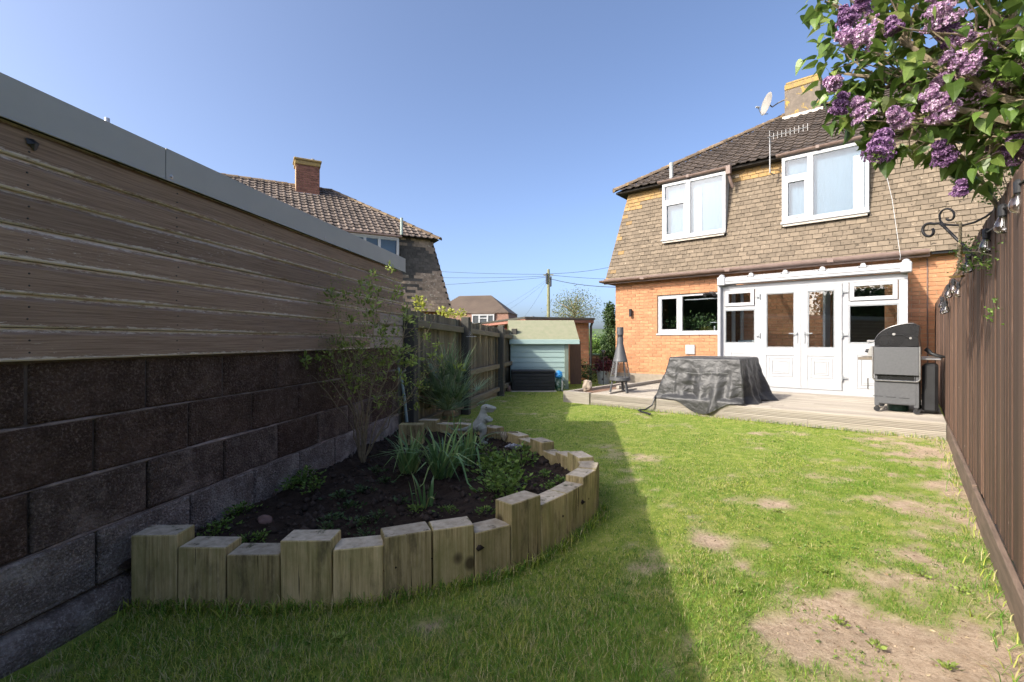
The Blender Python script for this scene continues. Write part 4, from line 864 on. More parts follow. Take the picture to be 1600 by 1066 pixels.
def make_house_fittings():
    # TV aerial on a mast fixed to the tiles between the dormers
    pB = HU(1203, 270, 10.95); pT = HU(1203, 215, 10.95)
    T = Thing('tv_aerial', 'grey yagi television aerial on a short mast between the upper windows', 'aerial', (pB[0], 10.95, pB[1]), 'H')
    m = mat('aerial_alloy', (0.26, 0.26, 0.255), (0.2, 0.2, 0.2), 10, rough=0.45, bump=0, var=0, metal=0.6)
    u = pB[0]; MB().tube([(u + 0.05, 11.1, pB[1] - 0.02), (u, 10.95, pB[1]), (u, 10.95, pT[1] + 0.03)], 0.016, 8).build('mast', m, T)
    MB().tube([(u, 10.95, pB[1] + 0.06), (u + 0.18, 11.0, pB[1] + 0.02), (u + 0.22, 11.05, pB[1] - 0.10), (u + 0.10, 11.08, pB[1] - 0.15)], 0.008, 6).build('cable', M_black, T)
    a = Vector((u - 0.04, 10.93, pT[1])); qe = HU(1262, 200, 10.7); e = Vector((qe[0], 10.7, qe[1] + 0.02)); bm_ = MB().tube([a, e], 0.010, 6).build('boom', m, T); d = e - a
    for k in range(9): c = a + d * (0.16 + 0.105 * k); MB().tube([c + Vector((0, 0, -0.07)), c + Vector((0, 0, 0.07))], 0.005, 5).build('element', m, T, bm_)
    b = MB()
    for k in range(5): b.tube([a + Vector((0.02, 0, -0.12 + k * 0.06)), a + Vector((0.02 + 0.02, -0.05, -0.12 + k * 0.06)), a + Vector((0.10, 0.05, -0.12 + k * 0.06))], 0.005, 5)
    b.tube([a + Vector((0.04, 0, -0.14)), a + Vector((0.04, 0, 0.14))], 0.006, 5); b.build('reflector', m, T, bm_)
    # satellite dish on an arm off the chimney
    c0 = HU(1200, 163, 14.1); T = Thing('satellite_dish', 'pale satellite dish on a bracket beside the lichened chimney', 'satellite dish', (c0[0], 14.1, c0[1]), 'H')
    C = Vector((c0[0], 14.1, c0[1])); ax = Vector((-0.72, -0.66, 0.2)).normalized(); M = ax.to_track_quat('Z', 'Y').to_matrix()
    pr = [(0.001, 0.0)] + [(0.30 * k / 6, 0.055 * (k / 6) ** 2) for k in range(1, 7)] + [(0.305, 0.05), (0.29 * 0.8, 0.025), (0.001, -0.012)]
    b = MB().lathe(pr, n=24, cap=False); b.v = [C + M @ Vector((v.x * 0.82, v.y, v.z)) for v in b.v]; b.build('dish', mat('dish_grey', (0.25, 0.235, 0.21), (0.31, 0.29, 0.26), 6, rough=0.6, bump=0.05, var=0), T, smooth=True)
    MB().tube([C + Vector((0, 0, -0.26)), C + Vector((-0.16, -0.04, -0.24)), C + ax * 0.28 + Vector((0, 0, -0.14))], 0.010, 6).build('arm', M_upvc_g, T)
    MB().tube([C + ax * 0.24 + Vector((0, 0, -0.14)), C + ax * 0.34 + Vector((0, 0, -0.15))], 0.028, 10).build('receiver', M_upvc_g, T)
    MB().tube([C - ax * 0.02, C + Vector((0.10, 0.02, -0.10)), C + Vector((0.22, 0.1, 0.0)), C + Vector((0.40, 0.12, 0.05))], 0.018, 8).build('bracket', m, T)
    # wall light
    u, z = HU(986, 489, WV); T = Thing('wall_light', 'small dark up-and-down light on the orange brick wall', 'wall light', (u, WV - 0.01, z), 'H')
    MB().box((u - 0.035, WV - 0.03, z - 0.06), (u + 0.035, WV - 0.009, z + 0.06), 0.004).build('back_plate', M_black, T); MB().tube([(u + 0.02, WV - 0.075, z - 0.10), (u + 0.02, WV - 0.075, z + 0.09)], 0.036, 14).build('housing', M_black, T)
    # twin spotlights over the window
    u, z = HU(1110, 458, WV - 0.1); T = Thing('security_light', 'dark twin security spotlights fixed over the kitchen window', 'security light', (u, WV - .02, z), 'H')
    MB().box((u - 0.05, WV - 0.045, z - 0.04), (u + 0.05, WV - 0.008, z + 0.04), 0.006).build('base', M_black, T)
    for s_ in (-1, 1):
        MB().tube([(u, WV - 0.05, z - 0.01), (u + s_ * 0.08, WV - 0.11, z - 0.02), (u + s_ * 0.11, WV - 0.17, z - 0.05)], [0.014, 0.03, 0.042], 10).build('spot', M_black, T)
    # things standing on the window sill inside
    sill = Thing('plant_trough', 'leafy house plants on the kitchen sill inside the window', 'house plants', (-3.8, WV + 0.3, 1.29), 'H')
    MB().box((-4.6, WV + 0.26, 1.18), (-3.0, WV + 0.5, 1.285)).build('trough', M_room, sill)
    P = RNG.normal(size=(500, 3)) * np.array([0.42, 0.05, 0.10]) + np.array([-3.85, WV + 0.36, 1.55]); V, Tr, q = leaf_arrays(P, RNG.normal(size=(500, 3)), 0.07, 0.022); o = field_obj('foliage', [(V, Tr, q)], M_leaf_dark, sill)
    T = Thing('sill_ornament', 'small white ornaments on the kitchen sill inside', 'ornament', (-3.35, WV + 0.2, 1.29), 'H')
    for k in range(3): u = -3.42 + 0.085 * k; MB().lathe([(0.016, 0), (0.02, 0.03), (0.010, 0.05), (0.018, 0.08), (0.018, 0.10), (0.008, 0.16 + 0.04 * (k == 1))], (u, WV + 0.2, 1.29), 10).build('figure', M_upvc, T)
    MB().box((-3.5, WV + 0.17, 1.52), (-3.15, WV + 0.23, 1.535)).build('tray', M_upvc, T); MB().box((-3.2, WV + 0.18, 1.30), (-3.17, WV + 0.22, 1.52)).build('stand', M_upvc, T)
make_house_fittings()

# ------------------------------------------------------------------ deck
def make_deck():
    T = Thing('timber_deck', 'low weathered timber deck with grooved front boards before the house', 'deck', (-2, 7.05, 0), 'H')
    L, Rr, V0 = -4.20, 0.31, 7.05
    def gboard(length, w, t, grooves=6, depth=0.005):
        """grooved deck board: ribs across its width, length along x"""
        pr = []; n = grooves
        for k in range(n):
            a = -w / 2 + w * k / n; e = w / n; pr += [(a + 0.12 * e, 0), (a + 0.62 * e, 0), (a + 0.68 * e, -depth), (a + 1.05 * e, -depth)]
        pr[-1] = (w / 2, -depth); pr += [(w / 2, -t), (-w / 2, -t)]
        return MB().prism(pr, 'x', -length / 2, length / 2)
    vs = gboard(1.0, 0.118, 0.026, 6, 0.006)
    MB().box((L, V0 + 0.04, 0.0), (Rr, WV - 0.02, 0.165)).build('joist_frame', M_lpost, T)
    xf = []; v = V0 + 0.062
    while v < WV - 0.03:
        if v < 9.55 or True:
            cut = [L, -1.9 + random.uniform(-1.2, 1.0), Rr]
            segs = [(L, cut[1]), (cut[1] + 0.003, Rr)]
            if v > 9.5: segs = [(L, -2.86)]
            for a, c in segs: xf.append((((a + c) / 2, v, 0.195 + random.uniform(-.002, .002)), (random.uniform(-.008, .008), 0, random.uniform(-.001, .001)), (c - a, 1, 1)))
        v += 0.1225
    pieces('deck_board', vs.v, vs.f, xf, M_deck, T)
    # two grooved boards make the front, butted at one joint
    fb = gboard(1.0, 0.095, 0.026, 5, 0.010); xf = []
    for zc in (0.146, 0.046):
        cut = (-2.45, -1.0)[zc < 0.1]
        for a, c in ((L + 0.002, cut), (cut + 0.003, Rr)): xf.append((((a + c) / 2, V0 - 0.002 + random.uniform(-.002, .002), zc), (R(90), 0, 0), (c - a, 1, 1)))
    pieces('front_board', fb.v, fb.f, xf, M_deck, T)
    MB().box((-3.93, 7.18, 0.2005), (-3.89, 8.2, 0.222), 0.003).build('trim_batten', M_deck, T)
    # planter box at the left end
    P = Thing('corner_planter', 'small timber edged planter of earth at the left end of the deck', 'planter', (-4.5, 7.1, 0), 'H')
    MB().box((-4.755, 7.03, -0.02), (-4.215, 7.12, 0.205), 0.006).build('front_sleeper', M_deck, P)
    MB().box((-4.755, 7.122, -0.02), (-4.66, 9.2, 0.20), 0.006).build('side_sleeper', M_deck, P); MB().box((-4.655, 9.1, -0.02), (-4.215, 9.2, 0.215), 0.006).build('back_sleeper', M_deck, P)
    b = MB(); n = 12
    for i in range(n + 1):
        for j in range(5): b.v.append(Vector((-4.655 + 0.44 * j / 4, 7.12 + 1.98 * i / n, 0.15 + 0.02 * fnoise(i * 1.3, j * 1.7)))); b.a.append(0)
    b.f = [[i * 5 + j, i * 5 + j + 1, (i + 1) * 5 + j + 1, (i + 1) * 5 + j] for i in range(n) for j in range(4)]
    b.build('earth', M_earth, P, smooth=True)
    MB().box((-4.21, 8.0, 0.2), (-4.15, 10.6, 0.26), 0.006).build('edge_rail', M_deck, P)
make_deck()
# ------------------------------------------------------------------ things on the deck
def make_cover():
    T = Thing('covered_table', 'square garden table hidden under a crumpled dark grey waterproof cover', 'covered table', (-2.35, 7.7, ZD), 'H')
    s = NT('grey_cover_cloth'); v = s.coord((1, 1, 1), False)
    c = s.ramp(s.noise(v, 3, 5), [(0.3, (0.028, 0.028, 0.029)), (0.7, (0.048, 0.048, 0.048))]); s.base(c)
    s.p.inputs['Roughness'].default_value = 0.46; s.p.inputs['Specular IOR Level'].default_value = 0.5
    vo = s.n('TexVoronoi', Scale=9.0, _feature='DISTANCE_TO_EDGE'); mp = s.n('Mapping'); mp.inputs['Scale'].default_value = (0.9, 0.9, 1.1); dn = s.n('TexNoise', Scale=4.0, Detail=4.0)
    s.l(v, dn.inputs['Vector']); ad = s.n('MixRGB', _blend_type='ADD', i0=0.35); s.l(v, ad.inputs[1]); s.l(dn.outputs['Color'], ad.inputs[2]); s.l(ad.outputs[0], mp.inputs[0]); s.l(mp.outputs[0], vo.inputs['Vector'])
    hh = s.math('ADD', s.math('MULTIPLY', vo.outputs['Distance'], 0.7), s.math('MULTIPLY', s.noise(v, 11, 6, 0.7), 0.6)); s.bump(hh, 0.5, 0.03)
    a0, a1, b0, b1, zt = -2.85, -1.85, 7.20, 8.20, 0.845
    N, S = 320, 46; vs = []; r = 0.05
    def per(p):
        p = p % 4; k = int(p); t = p - k
        pt = [(a0 + (a1 - a0) * t, b0), (a1, b0 + (b1 - b0) * t), (a1 - (a1 - a0) * t, b1), (a0, b1 - (b1 - b0) * t)][k]
        n0 = [(0, -1), (1, 0), (0, 1), (-1, 0)][k]; nn = Vector(n0); pv = Vector([(0, -1), (1, 0), (0, 1), (-1, 0)][(k - 1) % 4]); nx = Vector([(0, -1), (1, 0), (0, 1), (-1, 0)][(k + 1) % 4]); w = 0.10
        if t < w: nn = nn.lerp(pv, 0.5 * (1 - t / w))
        if t > 1 - w: nn = nn.lerp(nx, 0.5 * (1 - (1 - t) / w))
        return Vector(pt), nn.normalized(), k, t
    for i in range(N):
        p = 4 * i / N; pt, nn, k, t = per(p); edge = min(t, 1 - t)
        # the front skirt hangs past the deck edge in the middle
        front = max(0.0, math.sin(math.pi * min(1, max(0, (p - 0.08) / 0.88)))) ** 1.6; zh = 0.207 + 0.012 * math.sin(p * 9) - front * 0.165; flare = 0.05 + 0.05 * fnoise(p * 1.7, 2.2)
        if k == 3: flare += 0.10
        if k == 1: flare += 0.04 + 0.07 * t
        corner = math.exp(-(edge / 0.10) ** 2)
        for j in range(S + 1):
            q = j / S; f = q ** 1.15
            fold = ((0.045 if k == 0 else 0.06) * math.sin(p * 11 + 1.5 * fnoise(p, q * 2)) + 0.03 * math.sin(p * 27 + 2 * q) + 0.045 * fnoise(p * 3.1, q * 1.2, 5)) * f
            crease = 0.012 * fnoise(p * 9, q * 7, 1) * min(1, q * 4) + 0.010 * abs(fnoise(p * 5 + q * 6, q * 4 - p * 3, 9))
            tuck = -0.07 * math.sin(min(1, edge / 0.09) * math.pi) * f * (0.6 if k in (0, 1) else 0.3)
            off = flare * f + fold + crease + tuck + 0.055 * corner * f + (0.02 if q > 0 else 0)
            if k == 0: off = min(off, 0.13) + front * (0.10 * f + 0.03 * max(0, q - 0.6))
            z = zt - (zt - zh) * q
            if k == 0:
                lo = min(1.0, max(0.0, (0.36 - z) / 0.14)); off = max(off, 0.178 * lo * lo * (3 - 2 * lo))
            if q > 0.85 and k != 0: off += (q - 0.85) * 0.25
            if j == 0: off = 0; z = zt + 0.004
            vs.append((pt.x + nn.x * off, pt.y + nn.y * off, z))
    fs = [[i * (S + 1) + j, ((i + 1) % N) * (S + 1) + j, ((i + 1) % N) * (S + 1) + j + 1, i * (S + 1) + j + 1] for i in range(N) for j in range(S)]
    # the top, shrunk rings to the middle
    m = Vector(((a0 + a1) / 2, (b0 + b1) / 2)); base = len(vs); K = 10
    for kk in range(1, K):
        for i in range(N):
            p = vs[i * (S + 1)]; q = Vector((p[0], p[1])).lerp(m, kk / K); vs.append((q.x, q.y, zt + 0.006 * fnoise(q.x * 5, q.y * 5)))
    vs.append((m.x, m.y, zt)); ring = lambda kk, i: (i % N) * (S + 1) if kk == 0 else base + (kk - 1) * N + i % N
    for kk in range(K - 1): fs += [[ring(kk, i), ring(kk + 1, i), ring(kk + 1, i + 1), ring(kk, i + 1)] for i in range(N)]
    fs += [[ring(K - 1, i), len(vs) - 1, ring(K - 1, i + 1)] for i in range(N)]
    cv = MB().add(vs, fs).build('cover', s.m, T, smooth=True)
    # piped seam across the front
    MB().tube([(a0 + 0.25 + 0.62 * k / 12, b0 - 0.105 - 0.02 * math.sin(k * 0.8), 0.63 - 0.012 * math.sin(k * 0.5)) for k in range(13)], 0.004, 5).build('seam', mat('seam_grey', (0.2, 0.2, 0.2), var=0, bump=0), T, cv)
    pts = [(-3.03, 7.10, 0.26), (-3.04, 7.03, 0.20), (-3.06, 6.99, 0.10), (-3.14, 6.93, 0.035), (-3.20, 6.80, 0.03), (-3.12, 6.70, 0.03), (-2.98, 6.62, 0.03), (-2.90, 6.56, 0.032), (-2.88, 6.48, 0.03)]
    MB().tube(pts, 0.013, 6).build('strap', M_black, T)
    for dx in (a0 + 0.1, a1 - 0.1):
        for dy in (b0 + 0.12, b1 - 0.1): MB().box((dx - .03, dy - .03, ZD), (dx + .03, dy + .03, zt - .02)).build('leg', M_black, T)
make_cover()

def make_chiminea():
    p = to_h(G(969, 613, ZD)); c = (p.x, p.y, ZD); T = Thing('chiminea', 'dark grey steel chiminea with open sides standing on the deck', 'chiminea', c, 'H')
    m = mat('chiminea_steel', (0.085, 0.088, 0.092), (0.13, 0.13, 0.135), 8, rough=0.55, bump=0.1, var=0, metal=0.3); U = Vector(c)
    for k in range(3):
        a = R(100 + 120 * k); d = Vector((math.cos(a), math.sin(a), 0))
        MB().beam(U + d * 0.135 + Vector((0, 0, 0.20)), U + d * 0.175 + Vector((0, 0, 0)), 0.045, 0.03, 0.004).build('leg', m, T)
    MB().lathe([(0.02, 0.20), (0.165, 0.20), (0.183, 0.215), (0.178, 0.27), (0.170, 0.27), (0.165, 0.225), (0.02, 0.225)], U, 28).build('fire_bowl', m, T, smooth=False)
    for k in range(6):
        a = R(30 + 60 * k); d = Vector((math.cos(a), math.sin(a), 0)); MB().beam(U + d * 0.172 + Vector((0, 0, 0.26)), U + d * 0.120 + Vector((0, 0, 0.545)), 0.014 if k % 2 else 0.03, 0.008).build('upright', m, T)
    mesh = MB(); n = 40
    for k in range(n):
        a = 2 * math.pi * k / n
        if 0.25 < (k / n) < 0.5 or 0.75 < k / n: continue
        for s_ in (-1, 1):
            mesh.tube([U + Vector((0.170 * math.cos(a), 0.170 * math.sin(a), 0.27)), U + Vector((0.121 * math.cos(a + s_ * 0.5), 0.121 * math.sin(a + s_ * 0.5), 0.54))], 0.0014, 3)
    mesh.build('mesh_guard', m, T)
    MB().lathe([(0.124, 0.535), (0.126, 0.55), (0.116, 0.58), (0.060, 0.83), (0.056, 0.84), (0.050, 0.84), (0.112, 0.56)], U, 28).build('cone', m, T, smooth=False)
    MB().lathe([(0.056, 0.835), (0.054, 0.96), (0.05, 0.965)], U, 22).build('flue', m, T); MB().lathe([(0.05, 0.955), (0.048, 1.02)], U, 22).build('flue_band', M_black, T)
    MB().lathe([(0.058, 1.01), (0.058, 1.14), (0.05, 1.14), (0.05, 1.02)], U, 22).build('cowl', m, T)
make_chiminea()

def make_stone():
    p = to_h(G(918, 611, ZD)); T = Thing('garden_stone', 'rough pale stone ornament sitting on the planter corner', 'stone', (p.x, p.y, 0.205), 'H')
    bm = bmesh.new(); bmesh.ops.create_icosphere(bm, subdivisions=4, radius=1)
    for v in bm.verts:
        n_ = 1 + 0.35 * noise.noise(v.co * 1.4 + Vector((3, 1, 7))) + 0.18 * noise.noise(v.co * 3.5) + 0.06 * noise.noise(v.co * 9)
        v.co = Vector((v.co.x * 0.085, v.co.y * 0.075, max(v.co.z, -0.8) * 0.105)) * n_ + Vector((0, 0, 0.085))
    me = bpy.data.meshes.new('stone_body'); bm.to_mesh(me); bm.free(); me.materials.append(mat('pale_stone', (0.42, 0.35, 0.27), (0.27, 0.22, 0.17), 9, rough=0.95, bump=0.7, bscale=40, bdist=0.008, var=0))
    o = bpy.data.objects.new('stone_body', me); COL.objects.link(o); o.parent = T.o; me.polygons.foreach_set('use_smooth', [True] * len(me.polygons))
make_stone()

def make_bbq():
    # local frame: x = towards the fence, y = the front of the grill
    A = h2w(-0.345, 7.62, ZD); Bk = h2w(0.09, 7.60, ZD); f = (A - Bk); f.z = 0; fl = f.length; ang = math.atan2(f.y, f.x) - math.pi / 2
    T = Thing('gas_barbecue', 'grey and black gas barbecue on castors by the brown fence, side shelf folded down', 'barbecue', (0, 0, 0)); T.o.location = Bk; T.o.rotation_euler = (0, 0, ang); T.base = Vector((0, 0, 0))
    D_, W_ = fl, 0.62
    mg = mat('bbq_grey_enamel', (0.075, 0.078, 0.083), (0.095, 0.098, 0.103), 40, rough=0.5, bump=0.08, bscale=300, var=0, spec=0.5)
    mb = mat('bbq_black_enamel', (0.012, 0.012, 0.013), (0.02, 0.02, 0.021), 8, rough=0.22, bump=0.03, var=0, spec=0.6)
    for x in (0.0, W_ - 0.04):
        for y in (0.0, D_ - 0.05):
            MB().box((x, y, 0.075), (x + 0.04, y + 0.05, 0.72), 0.004).build('leg', mg, T)
            c = Vector((x + 0.02, y + 0.025, 0)); b = MB().tube([c + Vector((-0.014, 0, 0.034)), c + Vector((0.014, 0, 0.034))], 0.034, 16)
            w = b.build('castor', M_black, T); MB().box(c + Vector((-0.02, -0.016, 0.03)), c + Vector((0.02, 0.016, 0.076)), 0.004).tube([c + Vector((0, -0.02, 0.05)), c + Vector((0, -0.075, 0.045))], 0.006, 6).build('fork', M_iron, T, w)
    MB().box((-0.004, 0.03, 0.11), (0.003, D_ - 0.03, 0.40), 0.003).build('side_panel', mg, T)
    MB().box((0.0, 0.03, 0.40), (0.004, D_ - 0.03, 0.47)).build('dark_gap', mb, T)
    MB().box((W_ - 0.006, 0.03, 0.11), (W_ - 0.002, D_ - 0.03, 0.72)).build('side_panel', mb, T)
    MB().box((0.005, 0.005, 0.10), (W_ - .007, D_ - 0.005, 0.125), 0.003).build('base_shelf', mg, T)
    MB().box((0.04, -0.002, 0.13), (W_ - .042, 0.006, 0.72)).build('back_panel', mb, T); MB().box((0.042, D_ - 0.012, 0.13), (W_ - .044, D_ - 0.002, 0.70)).build('cabinet_door', mb, T)
    for k in range(3): MB().box((-0.0065, 0.09 + 0.13 * k, 0.185 + 0.004 * k), (-0.0045, 0.19 + 0.13 * k, 0.192 + 0.004 * k)).build('vent_slot', M_black, T)
    MB().box((0.002, -0.01, 0.715), (W_, D_ + 0.01, 0.83), 0.012).build('fire_box', mb, T)
    # folded shelf on the near side with its tubular rim
    x = -0.035; sh = MB().box((x, 0.0, 0.475), (x + 0.014, D_ + 0.005, 0.825), 0.004).build('folded_shelf', mg, T)
    pts = [(x + 0.007, -0.008, 0.83), (x + 0.007, -0.008, 0.44)]
    for k in range(1, 6): a = R(90 * k / 5); pts.append((x + 0.007, -0.008 + 0.04 * (1 - math.cos(a)), 0.44 - 0.04 * math.sin(a)))
    for k in range(0, 6): a = R(90 * k / 5); pts.append((x + 0.007, D_ + 0.013 - 0.04 * (1 - math.sin(a)), 0.44 - 0.04 * math.cos(a)))
    pts.append((x + 0.007, D_ + 0.013, 0.83)); MB().tube(pts, 0.009, 8).build('rim', M_steel, T, sh)
    # hood: curved profile extruded across, with end plates
    hp = [(0.0, 0.835)] + [(0.0 + 0.02 * (1 - t), 0.835 + 0.245 * t) for t in (0.5, 1.0)]
    N = 14
    for k in range(N + 1):
        a = R(90 - 82 * k / N); hp.append((0.05 + (D_ - 0.05) * math.cos(a) ** 0.9, 0.86 + 0.255 * math.sin(a)))
    hp.append((D_ + 0.0, 0.835)); hd = MB().prism(hp, 'x', 0.012, W_ - 0.012).build('hood', mb, T)
    for xx in (0.0, W_ - 0.012):
        MB().prism([(y, z) for y, z in hp], 'x', xx, xx + 0.0115).build('end_plate', mb, T, hd)
    r = [(-0.004, y, z + 0.003) for y, z in hp[1:-1]]; MB().tube(r, 0.006, 6).build('hood_edge', mat('bbq_edge', (0.06, 0.06, 0.062), rough=0.25, bump=0, var=0, metal=0.5), T, hd)
    MB().tube([(-0.006, 0.06, 0.92), (-0.006, 0.16, 0.98), (-0.006, 0.36, 0.98), (-0.006, 0.44, 0.89), (-0.006, 0.50, 0.87)], 0.004, 6).build('pressed_line', M_black, T, hd)
    MB().tube([(-0.004, 0.24, 0.985), (-0.016, 0.24, 0.985)], 0.016, 10).build('pivot', M_steel, T, hd); MB().tube([(-0.004, 0.08, 0.935), (-0.014, 0.08, 0.935)], 0.013, 10).build('pivot', M_steel, T, hd)
    MB().tube([(0.05, D_ + 0.07, 0.90), (W_ - 0.05, D_ + 0.07, 0.90)], 0.014, 10).box((0.06, D_ - 0.01, 0.885), (0.09, D_ + 0.075, 0.915), 0.004).box((W_ - .09, D_ - 0.01, 0.885), (W_ - .06, D_ + 0.075, 0.915), 0.004).build('hood_handle', M_steel, T, hd)
    MB().prism([(D_ + 0.011, 0.70), (D_ + 0.08, 0.705), (D_ + 0.045, 0.83), (D_ + 0.011, 0.83)], 'x', 0.0, W_).build('control_panel', M_steel, T)
    for k in range(4): xx = 0.08 + k * 0.145; MB().tube([(xx, D_ + 0.06, 0.765), (xx, D_ + 0.10, 0.775)], 0.022, 12).build('knob', M_black, T)
    MB().box((-0.01, D_ + 0.012, 0.655), (W_ + 0.01, D_ + 0.17, 0.69), 0.004).build('front_shelf', mat('grey_wood_shelf', (0.2, 0.17, 0.13), (0.12, 0.1, 0.08), 6, (0.8, 12, 12), rough=0.8, var=0), T)
    # far side shelf
    MB().box((0.10, -0.20, 0.665), (W_ - 0.05, -0.012, 0.69), 0.006).build('rear_shelf', M_steel, T)
    MB().tube([(-0.02, D_ + 0.04, 0.43), (-0.02, D_ + 0.065, 0.42), (-0.02, D_ + 0.065, 0.28), (-0.02, D_ + 0.04, 0.27)], 0.007, 8).build('tool_rail', M_steel, T)
    K = Thing('barbecue_tools', 'dark gloves and tongs lying on the barbecue shelf by the fence', 'tools', (0, 0, 0)); K.base = Vector((0, 0, 0)); K.o.location = Bk + Matrix.Rotation(ang, 3, 'Z') @ Vector((0.25, -0.11, 0.691)); K.o.rotation_euler = (0, 0, ang)
    MB().tube([(-0.05, -0.10, 0.012), (-0.02, 0.0, 0.05), (0.02, 0.05, 0.12)], [0.018, 0.02, 0.014], 8).build('glove', M_black, K, smooth=True); MB().tube([(0.0, -0.12, 0.012), (0.03, 0.0, 0.045), (0.05, 0.07, 0.10)], [0.014, 0.018, 0.012], 8).build('glove', M_black, K, smooth=True)
    MB().tube([(-0.04, 0.1, 0.01), (0.0, -0.1, 0.014)], 0.006, 6).build('tongs', M_steel, K)
    MB().box((0.12, -0.17, 0.02), (W_ - 0.08, -0.02, 0.62), 0.03).build('shade_clutter_box', M_black, T)  # black box stands in for shade and dark clutter under the rear shelf
    # gas bottle glimpsed below
    G_ = Thing('plastic_tub', 'low dark green tub on the deck under the barbecue', 'tub', (0, 0, 0)); G_.base = Vector((0, 0, 0)); G_.o.location = Bk + Matrix.Rotation(ang, 3, 'Z') @ Vector((0.30, 0.22, 0.0)); 
    MB().lathe([(0.10, 0.0), (0.11, 0.012), (0.11, 0.075), (0.09, 0.092), (0.03, 0.095)], (0, 0, 0), 20).build('tub_body', mat('bottle_green', (0.02, 0.07, 0.05), rough=0.4, bump=0.05, var=0), G_)
make_bbq()

# ------------------------------------------------------------------ plants in the bed
def stems(b, p, q, r0, r1, wob=0.03, n=7):
    p, q = Vector(p), Vector(q); pts = [p.lerp(q, i / n) + Vector((fnoise(i * .7, p.x * 9 + q.x * 5), fnoise(i * .7, q.z * 7 + 3, 4), 0)) * wob * (0 if i == 0 else 1) for i in range(n + 1)]
    b.tube(pts, [r0 + (r1 - r0) * i / n for i in range(n + 1)], 5, rnd=random.random()); return pts
def make_shrub():
    base = G(567, 722, 0.165); T = Thing('young_shrub', 'thin branching shrub with fresh green leaf tufts against the block wall', 'shrub', base); b = MB(); tips = []; small = []
    tg = [(455, 505, 3.4), (478, 470, 3.35), (515, 455, 3.4), (540, 462, 3.5), (560, 458, 3.45), (590, 455, 3.5), (615, 462, 3.6), (640, 500, 3.55), (665, 525, 3.5), (690, 560, 3.55), (470, 560, 3.3), (500, 500, 3.5), (575, 490, 3.3), (600, 510, 3.6), (548, 500, 3.35), (620, 545, 3.4), (525, 530, 3.6), (655, 600, 3.5)]
    for px, py, d in tg:
        e = D(px, py, d); m = base.lerp(e, 0.35) + Vector((random.uniform(-.04, .04) - (e.x - base.x) * 0.12, random.uniform(-.05, .05), 0.02))
        a = stems(b, base + Vector((random.uniform(-.015, .015), random.uniform(-.015, .015), 0)), m, 0.0062, 0.0042, 0.012); c = stems(b, m, e, 0.0042, 0.0013, 0.035, 10); tips.append(e)
        for k in range(3, 11):
            for _ in range(2):
                if random.random() < 0.85:
                    s0 = c[k]; d_ = Vector((random.gauss(0, 1), random.gauss(0, 0.6), random.gauss(0.5, 0.6))).normalized() * random.uniform(0.08, 0.24)
                    t = stems(b, s0, s0 + d_, 0.0016, 0.0007, 0.012, 4); small.append(s0 + d_); small += [s0 + d_ * q for q in (0.45, 0.75)]
                    if random.random() < 0.22: tips.append(s0 + d_)
    b.build('branches', M_twig, T)
    P = []; Dr = []; L = []
    for e in tips:
        n = random.randint(9, 16)
        for _ in range(n): d_ = Vector((random.gauss(0, .7), random.gauss(0, .7), random.gauss(0.7, 0.5))); P.append(e + d_ * 0.012 - Vector((0, 0, random.uniform(0, .05)))); Dr.append(d_); L.append(random.uniform(0.026, 0.05))
    for e in small:
        for _ in range(random.randint(2, 5)): P.append(e + Vector((random.gauss(0, .02), random.gauss(0, .02), random.gauss(0, .02)))); Dr.append(Vector((random.gauss(0, 1), random.gauss(0, 1), random.gauss(.5, .7)))); L.append(random.uniform(0.010, 0.024))
    L = np.array(L); field_obj('foliage', [leaf_arrays(np.array(P), np.array(Dr), L, L * 0.24)], M_leaf_shrub, T)
M_leaf_shrub = leaf_mat('shrub_leaf', [(0, (0.14, 0.17, 0.04)), (0.5, (0.25, 0.35, 0.07)), (1, (0.42, 0.5, 0.13))])
make_shrub()
def make_palm():
    base = G(700, 652, 0.165); T = Thing('spiky_palm', 'spiky blue-green dwarf palm in the raised bed', 'palm', base)
    MB().tube([base - Vector((0, 0, .03)), base + Vector((0.01, 0, 0.05)), base + Vector((0, 0, 0.09))], [0.075, 0.08, 0.05], 10).build('trunk', mat('palm_fibre', (0.22, 0.15, 0.08), (0.34, 0.26, 0.15), 30, rough=1, bump=0.8, var=0), T)
    c = base + Vector((0, 0, 0.08)); arr = []; st = MB()
    for k in range(44):
        a = random.uniform(0, 2 * math.pi); el = R(random.uniform(8, 85)); d = Vector((math.cos(a) * math.cos(el), math.sin(a) * math.cos(el), math.sin(el))); L = random.uniform(0.14, 0.52); hub = c + d * L
        st.tube([c, c + d * L * 0.5 + Vector((0, 0, .01)), hub], [0.006, 0.005, 0.004], 5); side = d.cross(Vector((0, 0, 1))).normalized(); n = 17
        P = []; Dr = []; Ln = []
        for j in range(n):
            q = (j / (n - 1) - 0.5) * R(150); P.append(hub); Dr.append(d * math.cos(q) + side * math.sin(q) + Vector((0, 0, random.uniform(-.05, .12)))); Ln.append(random.uniform(0.36, 0.50) * (1 - 0.25 * abs(q)))
        arr.append(blade_arrays(np.array(P), np.array(Dr), np.array(Ln), 0.0072, 0.12, np.clip(RNG.random(n) * 0.5 + random.random() * 0.45, 0, 0.92)))
    for _ in range(60):   # hanging dead skirt
        a = random.uniform(0, 6.28); d = np.array([[math.cos(a), math.sin(a), -0.25]]); arr.append(blade_arrays(np.array([c - Vector((0, 0, .04))]), d, np.array([random.uniform(.12, .24)]), 0.005, 0.5, np.array([0.99])))
    st.build('leaf_stalks', M_leaf_palm, T); field_obj('fronds', arr, M_leaf_palm, T)
make_palm()
